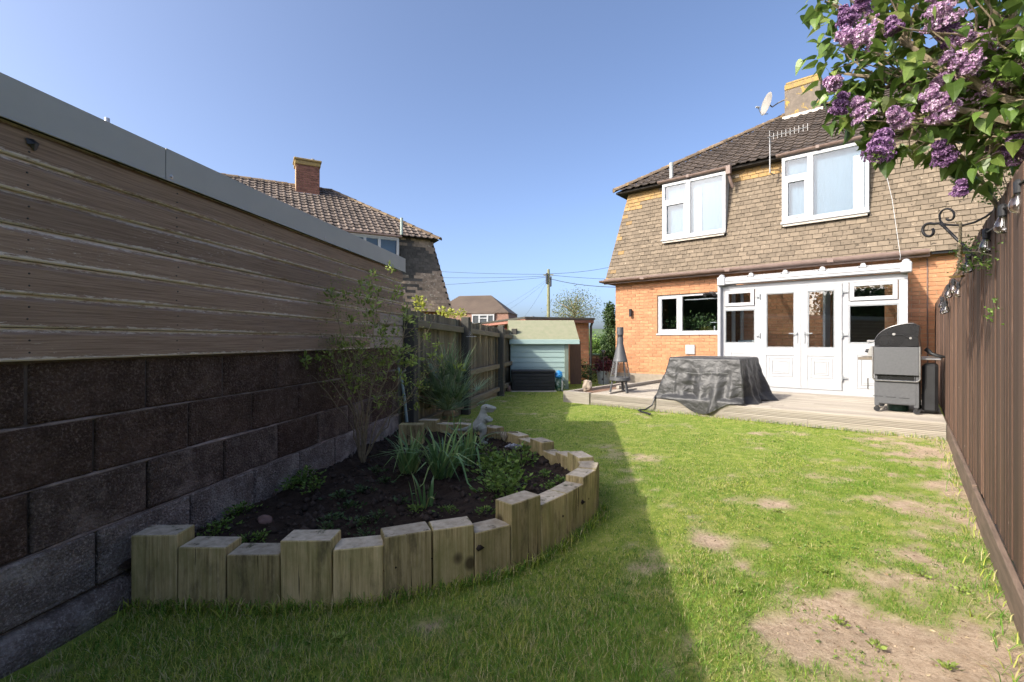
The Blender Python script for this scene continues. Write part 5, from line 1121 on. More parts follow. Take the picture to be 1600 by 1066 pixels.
def make_strap(px, py, n, lab, hgt=0.34, spread=1.0):
    base = G(px, py, 0.16); T = Thing('strap_leaf_plant', lab, 'plant', base); arr = MB()
    for k in range(n):
        a = random.uniform(0, 6.28); le = random.uniform(0.10, 0.75) * spread; L = hgt * random.uniform(0.6, 1.1); w = random.uniform(0.005, 0.010)
        d = Vector((math.cos(a), math.sin(a), 0)); s_ = Vector((-d.y, d.x, 0)); p = base + d * random.uniform(0, 0.05) + s_ * random.uniform(-.05, .05); kink = random.random() < 0.4; vs = []
        N = 8
        for i in range(N + 1):
            t = i / N; drop = (max(0, t - 0.55) * 1.7 * L * (1.2 if kink else 0.35)) * le * 1.6; o = p + d * (L * le * t * (0.55 + 0.6 * t)) + Vector((0, 0, L * t * (1 - 0.25 * le * t) - drop)); ww = w * (1 - t ** 3) + 0.0006
            o.z = max(o.z, 0.17); vs += [o - s_ * ww, o + Vector((0, 0, -ww * 0.4)), o + s_ * ww]
        arr.add(vs, [[3 * i + j, 3 * i + j + 1, 3 * i + j + 4, 3 * i + j + 3] for i in range(N) for j in (0, 1)], random.random() * 0.97)
    arr.build('leaves', M_leaf_daff, T, norm=False, smooth=True)
make_strap(640, 740, 46, 'clump of strap leaves at the left under the wooden stub', 0.44, 0.9)
make_strap(690, 748, 60, 'broad clump of arching strap leaves before the palm', 0.46, 1.25)
make_strap(728, 728, 36, 'strap leaf clump beside the dinosaur figure', 0.44, 1.0)
make_strap(662, 795, 12, 'slim upright strap leaf tuft nearest the front sleepers', 0.23, 0.5)
def make_weed(name, label, pts, n, size, spread, m, hgt=0.05, cat='plant'):
    T = Thing(name, label, cat, Vector(pts[0])); P = []; Dr = []; L = []; b = MB()
    for c in pts:
        c = Vector(c)
        for _ in range(n):
            r = abs(random.gauss(0, spread)); a = random.uniform(0, 6.28); z = random.uniform(0.004, hgt) * max(0.25, 1 - r / (3 * spread)); p = c + Vector((r * math.cos(a), r * math.sin(a), z)); P.append(p)
            Dr.append(Vector((math.cos(a), math.sin(a), random.gauss(0.45, 0.35)))); L.append(size * random.uniform(0.5, 1.25))
        for _ in range(7):
            a = random.uniform(0, 6.28); e = c + Vector((math.cos(a) * spread, math.sin(a) * spread, hgt * 0.8)); b.tube([c, c.lerp(e, .5) + Vector((0, 0, .01)), e], [0.002, 0.0016, 0.001], 4)
    b.build('stems', m, T); L = np.array(L); field_obj('foliage', [leaf_arrays(np.array(P), np.array(Dr), L, L * 0.3)], m, T)
SZ = 0.165
make_weed('feathery_weed', 'feathery green weed growing at the foot of the block wall', [G(470, 757, SZ), G(455, 765, SZ), G(490, 768, SZ), G(480, 750, SZ)], 90, 0.026, 0.045, M_leaf_mid, 0.09, 'weed')
make_weed('small_weed', 'small green weed in the left corner of the bed behind the second sleeper', [G(365, 805, SZ), G(345, 825, SZ), G(380, 800, SZ)], 70, 0.022, 0.04, M_leaf_mid, 0.05, 'weed')
make_weed('small_weed', 'green weed spilling beside the third sleeper', [G(385, 848, SZ), G(405, 845, SZ), G(335, 838, SZ)], 60, 0.02, 0.035, M_leaf_mid, 0.045, 'weed')
make_weed('small_weed', 'rosette weed in the soil behind the fifth sleeper', [G(545, 795, SZ), G(530, 778, SZ), G(520, 815, SZ)], 60, 0.026, 0.035, M_leaf_dark, 0.04, 'weed')
make_weed('small_weed', 'scattered weed behind the sixth sleeper with tiny pale flowers', [G(560, 822, SZ), G(590, 812, SZ), G(625, 790, SZ), G(508, 832, SZ), G(570, 840, SZ)], 55, 0.02, 0.04, M_leaf_dark, 0.05, 'weed')
make_weed('small_weed', 'low weed in the open soil below the shrub', [G(565, 770, SZ), G(600, 755, SZ), G(585, 738, SZ)], 45, 0.028, 0.04, M_leaf_dark, 0.04, 'weed')
make_weed('small_weed', 'green weed beside the tall front sleeper', [G(758, 803, SZ), G(700, 800, SZ), G(650, 800, SZ)], 55, 0.02, 0.035, M_leaf_mid, 0.04, 'weed')
make_weed('leafy_perennial', 'bushy green perennial between dinosaur and right sleepers', [G(770, 745, SZ), G(790, 735, SZ), G(800, 755, SZ), G(775, 770, SZ), G(815, 725, SZ), G(760, 725, SZ), G(795, 775, SZ)], 150, 0.036, 0.075, M_leaf_mid, 0.16, 'plant')
make_weed('small_weed', 'green weed inside the right bend of the sleepers', [G(860, 765, SZ), G(850, 745, SZ), G(875, 755, SZ)], 60, 0.022, 0.03, M_leaf_mid, 0.05, 'weed')
for (px, py, lab) in ((525, 1000, 'leafy weed in the shaded lawn before the front sleepers'), (1155, 925, 'dandelion rosette in the sunny lawn left of the bare earth'), (1370, 1012, 'small green weed alone in the bare earth'), (1510, 760, 'dock leaves at the foot of the fence'), (1480, 1045, 'weed tuft in the earth at the lower right corner'), (1310, 975, 'weed at the left rim of the bare earth'), (1215, 800, 'small clover patch in the middle of the sunny lawn'), (1440, 900, 'weed tuft between lawn and bare earth'), (1500, 925, 'pale weed rosette near the gravel board'), (1290, 895, 'broad weed in the sunny lawn above the bare earth')):
    make_weed('lawn_weed', lab, [G(px, py, 0.01)], 24, 0.019, 0.018, M_leaf_shrub, 0.014, 'weed')
T = Thing('bed_rock', 'small reddish rock lying in the soil bed', 'rock', G(413, 818, 0.165)); bm = bmesh.new(); bmesh.ops.create_icosphere(bm, subdivisions=3, radius=0.03)
for v in bm.verts: v.co = Vector((v.co.x * 1.2, v.co.y, v.co.z * 0.8)) * (1 + 0.5 * noise.noise(v.co * 30)) + Vector((0, 0, 0.018))
me = bpy.data.meshes.new('rock_body'); bm.to_mesh(me); bm.free(); me.materials.append(mat('red_rock', (0.14, 0.08, 0.065), (0.2, 0.13, 0.11), 20, rough=0.95, var=0)); o = bpy.data.objects.new('rock_body', me); COL.objects.link(o); o.parent = T.o

def make_dinosaur():
    c = G(752, 692, 0.165); T = Thing('dinosaur_figure', 'grey-green garden dinosaur figure standing in the bed, head turned right', 'garden figure', c); k = 0.345
    m = mat('dino_resin', (0.26, 0.29, 0.25), (0.38, 0.40, 0.36), 14, rough=0.7, bump=0.6, bscale=70, bdist=0.004, var=0, c3=(0.15, 0.19, 0.15), s3=7, t3=0.55)
    b = MB(); V = lambda *q: Vector(q) * k
    b.tube([c + V(-.80, .30, .30), c + V(-.55, .22, .30), c + V(-.35, .10, .34), c + V(-.15, .0, .42), c + V(-.02, 0, .52), c + V(.04, 0, .63), c + V(.05, 0, .73), c + V(.05, 0, .80), c + V(.07, 0, .88)], [.012 * k, .04 * k, .085 * k, .145 * k, .17 * k, .165 * k, .13 * k, .095 * k, .085 * k], 14)
    b.tube([c + V(.00, 0, .90), c + V(.06, 0, .93), c + V(.14, 0, .945), c + V(.22, -.01, .94), c + V(.30, -.01, .925), c + V(.37, -.02, .915), c + V(.40, -.02, .912)], [.05 * k, .085 * k, .092 * k, .075 * k, .064 * k, .052 * k, .03 * k], 12)      # skull and snout
    b.tube([c + V(.08, 0, .87), c + V(.18, 0, .855), c + V(.28, -.01, .845), c + V(.34, -.015, .85)], [.06 * k, .05 * k, .038 * k, .022 * k], 10)          # lower jaw
    for s_ in (-1, 1):
        b.tube([c + V(.06, s_ * .05, .985), c + V(.12, s_ * .055, .995), c + V(.18, s_ * .05, .985)], [.02 * k, .032 * k, .02 * k], 8)                 # brow
        b.tube([c + V(-.04, s_ * .10, .48), c + V(.05, s_ * .15, .38), c + V(.06, s_ * .16, .28), c + V(.0, s_ * .16, .17), c + V(.02, s_ * .16, .07), c + V(.12, s_ * .17, .03), c + V(.18, s_ * .17, .025)], [.13 * k, .12 * k, .085 * k, .055 * k, .05 * k, .055 * k, .03 * k], 12)
        b.tube([c + V(.12, s_ * .12, .68), c + V(.20, s_ * .13, .60), c + V(.27, s_ * .09, .60), c + V(.30, s_ * .06, .63)], [.05 * k, .042 * k, .032 * k, .022 * k], 8)
    b.tube([c + V(.12, 0, .66), c + V(.21, 0, .64), c + V(.26, 0, .62)], [.06 * k, .075 * k, .04 * k], 10)
    o = b.build('body', m, T, smooth=True); r = o.modifiers.new('remesh', 'REMESH'); r.mode = 'VOXEL'; r.voxel_size = 0.0042; r.use_smooth_shade = True; sm = o.modifiers.new('smooth', 'SMOOTH'); sm.factor = 0.5; sm.iterations = 3
    for s_ in (-1, 1): e = V(.135, s_ * .088, .955); MB().lathe([(0.002, -0.006), (0.006, -0.002), (0.006, 0.002), (0.002, 0.006)], c + e, 8).build('eye', M_black, T)
    o.data.transform(Matrix.Translation((0, 0, 0)))
make_dinosaur()

def make_bed_things():
    p = G(643, 690, 0.165); T = Thing('timber_stub', 'squared timber stub standing in the bed by the leaning pole', 'timber stub', p); MB().box(p + Vector((-0.11, -0.05, -0.05)), p + Vector((0.11, 0.06, 0.165)), 0.005).build('stub', M_sleeper, T)
    a = D(636, 660, 4.75); c = D(627, 590, 4.82); T = Thing('leaning_pole', 'pale teal painted pole leaning on the fence post', 'pole', a); MB().tube([a, a.lerp(c, .5) + Vector((.006, 0, 0)), c, D(622, 575, 4.84)], 0.014, 8).build('shaft', mat('teal_pole', (0.28, 0.38, 0.36), (0.2, 0.28, 0.27), 12, rough=0.6, var=0), T); MB().tube([c, c + Vector((0.01, 0, 0.05)), D(634, 578, 4.82)], 0.010, 6).build('hook', M_upvc_g, T)
    p = G(803, 702, 0.19); T = Thing('metal_ornament', 'small grey metal insect ornament lying in the bed', 'ornament', p); b = MB()
    for s_ in (-1, 1):
        b.tube([p, p + Vector((s_ * 0.035, -.02, .035)), p + Vector((s_ * 0.075, -.01, .02))], [0.012, 0.018, 0.006], 8); b.tube([p + Vector((0, 0, .01)), p + Vector((s_ * 0.04, .03, .03)), p + Vector((s_ * 0.07, .05, .0))], [0.008, 0.010, 0.003], 6)
    b.tube([p + Vector((-.05, -.01, .02)), p + Vector((0, 0, .03)), p + Vector((.05, 0, .02))], [0.012, 0.02, 0.010], 8); b.build('body', mat('ornament_grey', (0.32, 0.34, 0.38), (0.1, 0.1, 0.11), 25, rough=0.5, lo=.42, hi=.58, var=0), T)
    p = G(788, 690, 0.18); T = Thing('arching_plant', 'reddish arching stems of a grassy plant behind the metal ornament', 'plant', p); b = MB()
    for k in range(9):
        a = -0.3 + k * 0.44; d = Vector((math.cos(a), math.sin(a) * .5, 0)); b.tube([p, p + d * .05 + Vector((0, 0, .08)), p + d * .12 + Vector((0, 0, .085)), p + d * .18 + Vector((0, 0, .04))], [0.006, 0.005, 0.004, 0.0015], 5)
    b.build('stems', mat('pinkish_stem', (0.26, 0.17, 0.13), (0.2, 0.2, 0.1), 20, rough=0.6, var=0.2), T)
    # a long dry seed stalk rising to the right of the palm
    T = Thing('dry_stalk', 'thin dry grass stalk leaning out of the palm', 'stalk', G(745, 668, SZ)); MB().tube([G(745, 668, SZ), D(757, 628, 5.0), D(775, 608, 4.95)], [0.004, 0.003, 0.002], 5).build('stem', M_twig, T)
make_bed_things()

# ------------------------------------------------------------------ along the right fence: lilac, bracket, string lights, climber
def heart_leaf():
    pr = [(0.0, 0.0), (-0.10, 0.28), (-0.04, 0.40), (0.18, 0.42), (0.45, 0.32), (0.75, 0.14), (1.0, 0.0)]
    vs = []; fs = []
    for x, w in pr: vs += [(x, w, 0.35 * w - 0.22 * x * x), (max(x, 0.0), 0, -0.22 * x * x), (x, -w, 0.35 * w - 0.22 * x * x)]
    for i in range(len(pr) - 1): a = 3 * i; fs += [[a, a + 3, a + 4, a + 1], [a + 1, a + 4, a + 5, a + 2]]
    return [Vector(v) for v in vs], fs
def make_lilac():
    root = h2w(0.95, 2.6, 0); T = Thing('lilac_tree', 'flowering lilac tree with mauve blossom overhanging the brown fence', 'tree', root)
    blobs = [(1345, 30, 2.35, .26), (1420, 90, 2.3, .30), (1500, 40, 2.1, .36), (1560, 150, 2.05, .28), (1325, 110, 2.45, .18), (1335, 170, 2.45, .13), (1440, 190, 2.3, .20), (1400, 205, 2.35, .14), (1555, 215, 2.1, .17), (1520, -90, 2.2, .45), (1660, 40, 2.0, .45), (1380, -70, 2.4, .28), (1620, 170, 2.0, .22), (1585, 90, 2.05, .25), (1470, 120, 2.2, .26), (1310, 0, 2.5, .15), (1700, -150, 2.1, .5)]
    fork = h2w(0.80, 2.55, 1.35); top = D(1610, 150, 2.15)
    b = MB(); stems(b, root, fork, 0.05, 0.04, 0.03); stems(b, fork, top, 0.038, 0.028, 0.03); nodes = []
    lim = MB()
    for i, (px, py, d, r) in enumerate(blobs):
        c = D(px, py, d); st = fork.lerp(top, 0.45 + 0.55 * (i % 4) / 3); pts = stems(lim, st, c, 0.022, 0.006, 0.07, 9); nodes.append((c, r))
        for _ in range(9):
            s0 = pts[random.randint(4, 9)]; v = Vector((random.gauss(0, 1), random.gauss(0, 1), random.gauss(0.1, .8))).normalized(); stems(lim, s0, c + v * r * random.uniform(.6, 1.05), 0.006, 0.0018, 0.03, 6)
    # the bare limbs that hang by the fence
    for a, c, r0 in ((D(1440, 160, 2.3), D(1522, 270, 2.35), .008), (D(1522, 270, 2.35), h2w(0.5, 3.6, 1.55), .010), (D(1395, 120, 2.35), D(1450, 168, 2.25), .009), (D(1430, 10, 2.3), D(1480, 75, 2.25), .014), (D(1535, 200, 2.3), D(1560, 290, 2.2), .007)): stems(lim, a, c, r0, r0 * 1.1, 0.02)
    b.build('trunk', M_bark, T); lim.build('limbs', M_bark, T)
    vs, fs = heart_leaf(); xf = []
    def add_leaf(p, out, L):
        d = (out * 0.6 + Vector((random.gauss(0, .6), random.gauss(0, .6), random.gauss(-0.35, .45)))).normalized(); n_ = Vector((random.gauss(0, .45), random.gauss(0, .45), 1)); n_ = (n_ - d * n_.dot(d)).normalized(); s_ = n_.cross(d)
        eul = Matrix((d, s_, n_)).transposed().to_euler(); xf.append((p, tuple(eul), (L, L, L)))
    for c, r in nodes:
        for _ in range(int(1000 * r ** 1.5)):
            v = Vector((random.gauss(0, 1), random.gauss(0, 1), random.gauss(0, 1))).normalized(); p = c + v * r * random.uniform(0.35, 1.08) ** 0.7; 
            if fnoise(p.x * 5, p.y * 5, p.z * 5) < -0.16: continue
            add_leaf(p, v, random.uniform(0.05, 0.086))
    for px, py, d in ((1500, 275, 2.3), (1515, 285, 2.3), (1490, 285, 2.3), (1528, 270, 2.3), (1535, 290, 2.3), (1395, 235, 2.35), (1300, 78, 2.5), (1455, 245, 2.3), (1462, 250, 2.25), (1450, 232, 2.3), (1486, 262, 2.3), (1545, 262, 2.2)):
        for _ in range(3): add_leaf(D(px + random.uniform(-9, 9), py + random.uniform(-9, 9), d), Vector((-.3, -.5, -.4)), random.uniform(0.055, 0.085))
    def inview(x):
        p = x[0]; d = p.y; px, py = CX + F * p.x / d, CY - F * (p.z - HC) / d; return d if px < 1600 and py > 0 else 50 + d
    # the leaves: nearest as single pieces, the rest joined
    pieces('leaf', vs, fs, xf, M_leaf_lilac, T, None, 300, inview)
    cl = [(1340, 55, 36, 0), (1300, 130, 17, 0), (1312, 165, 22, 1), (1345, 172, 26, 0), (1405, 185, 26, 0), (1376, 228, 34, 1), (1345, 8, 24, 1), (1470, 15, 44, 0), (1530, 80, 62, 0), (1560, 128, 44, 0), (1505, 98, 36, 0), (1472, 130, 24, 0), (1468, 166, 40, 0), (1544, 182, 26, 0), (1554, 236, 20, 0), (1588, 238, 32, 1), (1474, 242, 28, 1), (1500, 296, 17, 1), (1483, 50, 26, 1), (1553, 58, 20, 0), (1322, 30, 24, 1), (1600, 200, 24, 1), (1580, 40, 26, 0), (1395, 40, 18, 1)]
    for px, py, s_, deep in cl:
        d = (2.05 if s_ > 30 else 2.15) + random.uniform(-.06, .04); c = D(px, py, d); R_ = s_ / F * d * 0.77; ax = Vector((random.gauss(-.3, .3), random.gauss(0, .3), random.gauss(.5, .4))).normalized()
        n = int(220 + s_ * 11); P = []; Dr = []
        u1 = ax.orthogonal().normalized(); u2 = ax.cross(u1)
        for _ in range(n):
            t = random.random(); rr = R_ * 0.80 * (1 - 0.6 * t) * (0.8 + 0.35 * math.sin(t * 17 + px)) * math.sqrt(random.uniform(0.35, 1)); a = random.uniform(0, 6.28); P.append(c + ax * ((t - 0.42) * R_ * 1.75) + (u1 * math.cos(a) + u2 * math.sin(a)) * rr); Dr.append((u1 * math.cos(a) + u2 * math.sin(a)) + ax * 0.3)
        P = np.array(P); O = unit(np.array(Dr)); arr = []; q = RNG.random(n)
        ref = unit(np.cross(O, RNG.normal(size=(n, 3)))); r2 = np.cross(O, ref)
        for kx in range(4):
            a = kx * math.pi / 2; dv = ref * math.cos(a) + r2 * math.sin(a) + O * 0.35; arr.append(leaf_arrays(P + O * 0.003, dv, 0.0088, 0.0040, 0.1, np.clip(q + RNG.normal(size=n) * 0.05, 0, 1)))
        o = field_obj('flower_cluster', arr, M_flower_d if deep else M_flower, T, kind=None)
make_lilac()

def make_bracket():
    post = h2w(0.33, 3.45, 0); T = Thing('scroll_bracket', 'black wrought iron scroll bracket fixed to the fence', 'bracket', (post.x, post.y, 1.62))
    # a vertical plane from the fence post out over the lawn
    def Q(px, py): t = min(1.15, max(-.2, (1535 - px) / 92.0)); return D(px, py, 2.82 + 0.30 * t)
    def spiral(cx, cy, r0, r1, a0, a1, n=16): return [Q(cx + (r0 + (r1 - r0) * i / n) * math.cos(R(a0 + (a1 - a0) * i / n)), cy - (r0 + (r1 - r0) * i / n) * math.sin(R(a0 + (a1 - a0) * i / n))) for i in range(n + 1)]
    MB().tube([Q(1531, 408), Q(1515, 392), Q(1495, 374), Q(1475, 354)] + [Q(1468, 349)] + spiral(1452, 361, 12.5, 6, 60, 395), 0.0085, 8).build('strut', M_iron, T, smooth=True)
    MB().tube([Q(1556, 327), Q(1540, 339), Q(1522, 348), Q(1505, 352), Q(1490, 352), Q(1474, 351), Q(1469, 345), Q(1468, 338)] + spiral(1482, 338, 14, 5, 170, -130), 0.0065, 8).build('arm', M_iron, T, smooth=True)
    MB().tube([Q(1558, 376), Q(1548, 376), Q(1540, 381), Q(1536, 390), Q(1540, 397), Q(1547, 396)], 0.0055, 8).build('lower_scroll', M_iron, T, smooth=True)
    a, c = Q(1556, 320), Q(1533, 412); MB().tube([a, a.lerp(c, .5), c], 0.007, 6).build('back_bar', M_iron, T)
    K = Thing('rope_hanger', 'pale twisted rope with a small wooden perch hanging from the iron bracket', 'rope', Q(1498, 352)); m = mat('pale_rope', (0.48, 0.39, 0.25), (0.33, 0.26, 0.16), 60, rough=0.95, bump=0.6, bscale=150, var=0); b = MB()
    p, q = Q(1498, 350), Q(1496, 428); p += Vector((0, -.012, .005)); q += Vector((0, -.012, 0))
    for s_ in range(3):
        b.tube([p.lerp(q, t / 60) + Vector((math.cos(t * .55 + s_ * 2.1), math.sin(t * .55 + s_ * 2.1), 0)) * (0.0045 + (0.005 * (t > 25)) * (1 if s_ < 2 else -1)) for t in range(61)], 0.0048, 6)
    b.tube([p + Vector((-.008, 0.012, .0)), p + Vector((0, .03, .012)), p + Vector((.008, .012, .0)), p], 0.006, 6); b.build('rope', m, K, smooth=True)
    w = Q(1495, 432); MB().obox(w, (0.085, 0.06, 0.014), (0.05, -0.12, 0.6), 0.003).build('perch', mat('perch_wood', (0.40, 0.27, 0.10), (0.3, 0.2, 0.08), 20, rough=0.8, var=0), K)
make_bracket()

def make_lights():
    T = Thing('string_lights', 'black festoon string lights with clear bulbs along the top of the brown fence', 'string lights', h2w(0.30, 2.5, 1.6))
    pos = [D(1592, 318, 1.86), D(1567, 352, 2.12), D(1541, 385, 2.55), D(1513, 418, 3.2), D(1498, 458, 4.1), D(1490, 452, 4.35), D(1482, 460, 4.55), D(1478, 484, 5.0), D(1472, 477, 5.4), D(1474, 486, 5.2)]
    wire = []; bulbs = []
    for k, p in enumerate(pos):
        top = p + Vector((0, 0, 0.075)); wire.append(top)
        if k < len(pos) - 1: nx = pos[k + 1] + Vector((0, 0, 0.075)); wire.append(top.lerp(nx, .5) + Vector((0, 0, -.03 if k < 4 else .02)))
    wire = [D(1640, 250, 1.5)] + wire; MB().tube(wire, 0.004, 6).build('cable', M_black, T)
    for p in pos:
        b = MB().lathe([(0.004, 0.045), (0.013, 0.040), (0.024, 0.018), (0.031, -0.006), (0.029, -0.022), (0.018, -0.034), (0.002, -0.039)], p, 18, False).build('bulb', M_bulb, T, smooth=True)
        MB().lathe([(0.012, 0.038), (0.016, 0.042), (0.017, 0.085), (0.010, 0.095)], p, 12).build('socket', M_black, T, b); MB().tube([p + Vector((-.004, 0, .03)), p + Vector((-.008, 0, -.01)), p + Vector((.008, 0, -.01)), p + Vector((.004, 0, .03))], 0.0012, 4).build('filament', M_steel, T, b)
make_lights()

def make_climber():
    T = Thing('climbing_plant', 'wispy small-leaved climber growing over the top of the brown fence', 'climber', h2w(0.36, 3.4, 0)); b = MB(); P = []; Dr = []
    root = h2w(0.42, 3.2, 0.0); st = h2w(0.40, 3.2, 1.4); stems(b, root, st, 0.008, 0.006)
    for (px, py, d, sp) in ((1500, 392, 2.95, 10), (1520, 385, 2.8, 14), (1540, 392, 2.65, 16), (1555, 400, 2.5, 16), (1575, 395, 2.3, 14), (1585, 380, 2.2, 10), (1560, 415, 2.45, 12), (1530, 410, 2.7, 10), (1505, 418, 2.85, 10), (1555, 492, 2.45, 10), (1575, 485, 2.3, 12), (1588, 478, 2.2, 12), (1590, 500, 2.15, 12), (1568, 470, 2.35, 8), (1540, 270, 2.5, 14), (1555, 290, 2.45, 16), (1545, 310, 2.5, 12), (1560, 250, 2.4, 14), (1565, 275, 2.4, 14)):
        c = D(px, py, d); b.tube([st.lerp(c, .3) + Vector((0, 0, .05)), st.lerp(c, .7) + Vector((random.gauss(0, .02), 0, .03)), c], [0.004, 0.003, 0.0012], 4)
        for _ in range(60):
            P.append(c + Vector((random.gauss(0, 1), random.gauss(0, 1), random.gauss(0, .8))) * sp / F * d * 0.6); Dr.append(Vector((random.gauss(0, 1), random.gauss(0, 1), random.gauss(.4, .7))))
    b.tube([D(1555, 385, 2.48), D(1570, 402, 2.33), D(1592, 430, 2.12)], 0.004, 5); b.build('stems', M_twig, T); L = RNG.uniform(.012, .024, len(P)); field_obj('foliage', [leaf_arrays(np.array(P), np.array(Dr), L, L * .28)], M_leaf_mid, T)
    T = Thing('dry_cane', 'dry brown cane leaning against the lower part of the brown fence', 'cane', D(1547, 646, 2.55)); b = MB().tube([D(1546, 648, 2.62), D(1560, 622, 2.42), D(1580, 592, 2.18), D(1606, 556, 1.96)], [0.0015, 0.003, 0.004, 0.005], 6).tube([D(1575, 780, 2.17), D(1588, 765, 2.06), D(1602, 735, 1.97)], 0.004, 6); b.build('stem', mat('dry_cane_bark', (0.42, 0.27, 0.13), (0.3, 0.18, 0.09), 30, rough=.8, var=0), T)
make_climber()

# ------------------------------------------------------------------ the far end of the garden and beyond
def make_playhouse():
    o = G(797, 610.5, 0); T = Thing('teal_shed', 'low pale teal clad garden shed with green felt roof', 'garden shed', (0, 0, 0)); T.base = Vector((0, 0, 0)); T.o.location = (o.x, 10.62, 0); T.o.rotation_euler = (0, 0, R(3)); W, Dp, H = 1.30, 1.0, 1.09
    MB().box((0.01, 0.015, 0.0), (W - 0.01, Dp, H)).build('core', M_teal, T)
    pr = [(0.0, 0.0), (-0.016, 0.0), (-0.018, 0.02), (-0.008, 0.114), (0.0, 0.114)]
    vb = MB().prism(pr, 'x', -0.5, 0.5)
    pieces('board', vb.v, vb.f, [((W / 2, 0.014, 0.03 + k * 0.116), (random.uniform(-.01, .01), random.uniform(-.004, .004), 0), (W - 0.02, 1, 1)) for k in range(9)], M_teal, T)
    m2 = mat('grey_green_trim', (0.20, 0.25, 0.21), (0.15, 0.18, 0.15), 6, rough=0.8, var=0)
    MB().box((W - 0.06, -0.025, 0.0), (W + 0.03, 0.05, H), 0.004).build('corner_post', m2, T); MB().box((W - .008, 0.051, 0.0), (W + 0.004, Dp, H - .01)).build('side_wall', m2, T)
    MB().box((W + 0.005, 0.25, 0.60), (W + 0.05, 0.33, 0.72), 0.004).build('latch', M_upvc, T)
    rf = MB().prism([(-0.07, 1.09), (-0.07, 1.125), (0.62, 1.60), (1.25, 1.36), (1.25, 1.33), (0.62, 1.565)], 'x', -0.02, W + 0.27).build('roof', M_felt, T)
    # the back pitch of the roof drops away from view
    MB().box((-0.02, -0.095, 1.03), (W + 0.27, -0.072, 1.135), 0.003).build('eave_board', M_teal, T, rf)
    K = Thing('storage_box', 'black plastic storage chest with slatted front before the teal shed', 'storage box', (0, 0, 0)); K.base = Vector((0, 0, 0)); K.o.location = (-0.005, 10.18, 0); K.o.rotation_euler = (0, 0, R(1.5)); w = 0.94
    MB().box((0, 0.01, 0.02), (w, 0.38, 0.40), 0.01).build('body', M_black, K); MB().box((-0.008, -0.012, 0.402), (w + 0.008, 0.39, 0.465), 0.015).build('lid', M_black, K)
    pb = MB().box((-0.44, -0.008, -0.033), (0.44, 0.008, 0.033), 0.006); pieces('slat', pb.v, pb.f, [((w / 2, 0.005, 0.07 + k * 0.073), (0, 0, 0), ONE) for k in range(5)], M_black, K)
    MB().box((-0.02, -0.03, -0.01), (w + 0.03, 0.4, 0.018), 0.004).build('base_slab', M_flash, K)
    K = Thing('compost_bag', 'blue and green bags slumped beside the black storage chest', 'bag', G(876, 611.5)); c = K.base
    def lump(name, cc, r, m, seed):
        bm = bmesh.new(); bmesh.ops.create_icosphere(bm, subdivisions=3, radius=1)
        for v in bm.verts: v.co = cc + Vector((v.co.x * r[0], v.co.y * r[1], v.co.z * r[2])) * (1 + .25 * noise.noise(v.co * 2 + Vector((seed, 0, 0))) + .10 * noise.noise(v.co * 6))- c
        me = bpy.data.meshes.new(name); bm.to_mesh(me); bm.free(); me.materials.append(m); oo = bpy.data.objects.new(name, me); COL.objects.link(oo); oo.parent = K.o
    lump('green_bag', c + Vector((-.01, .05, .14)), (.11, .09, .15), mat('green_bag_print', (0.03, 0.09, 0.06), (0.35, 0.4, 0.34), 13, rough=.4, bump=.2, lo=.52, hi=.62, var=0), 1); lump('blue_bag', c + Vector((-.04, .02, .36)), (.085, .07, .09), mat('blue_bag_film', (0.02, 0.19, 0.5), (0.05, 0.3, 0.62), 10, rough=.35, var=0), 4)
    lump('pale_bottle', c + Vector((.03, -.03, .13)), (.025, .025, .13), mat('pale_bottle', (0.4, 0.42, 0.4), rough=.4, var=0), 7)
    K = Thing('small_stone', 'small reddish stone at the foot of the last fence post', 'stone', G(795, 612)); c = K.base; lump('stone_body', c + Vector((0, 0, .06)), (.05, .05, .08), mat('red_stone', (0.25, 0.17, 0.14), rough=.95, var=0), 9)
make_playhouse()

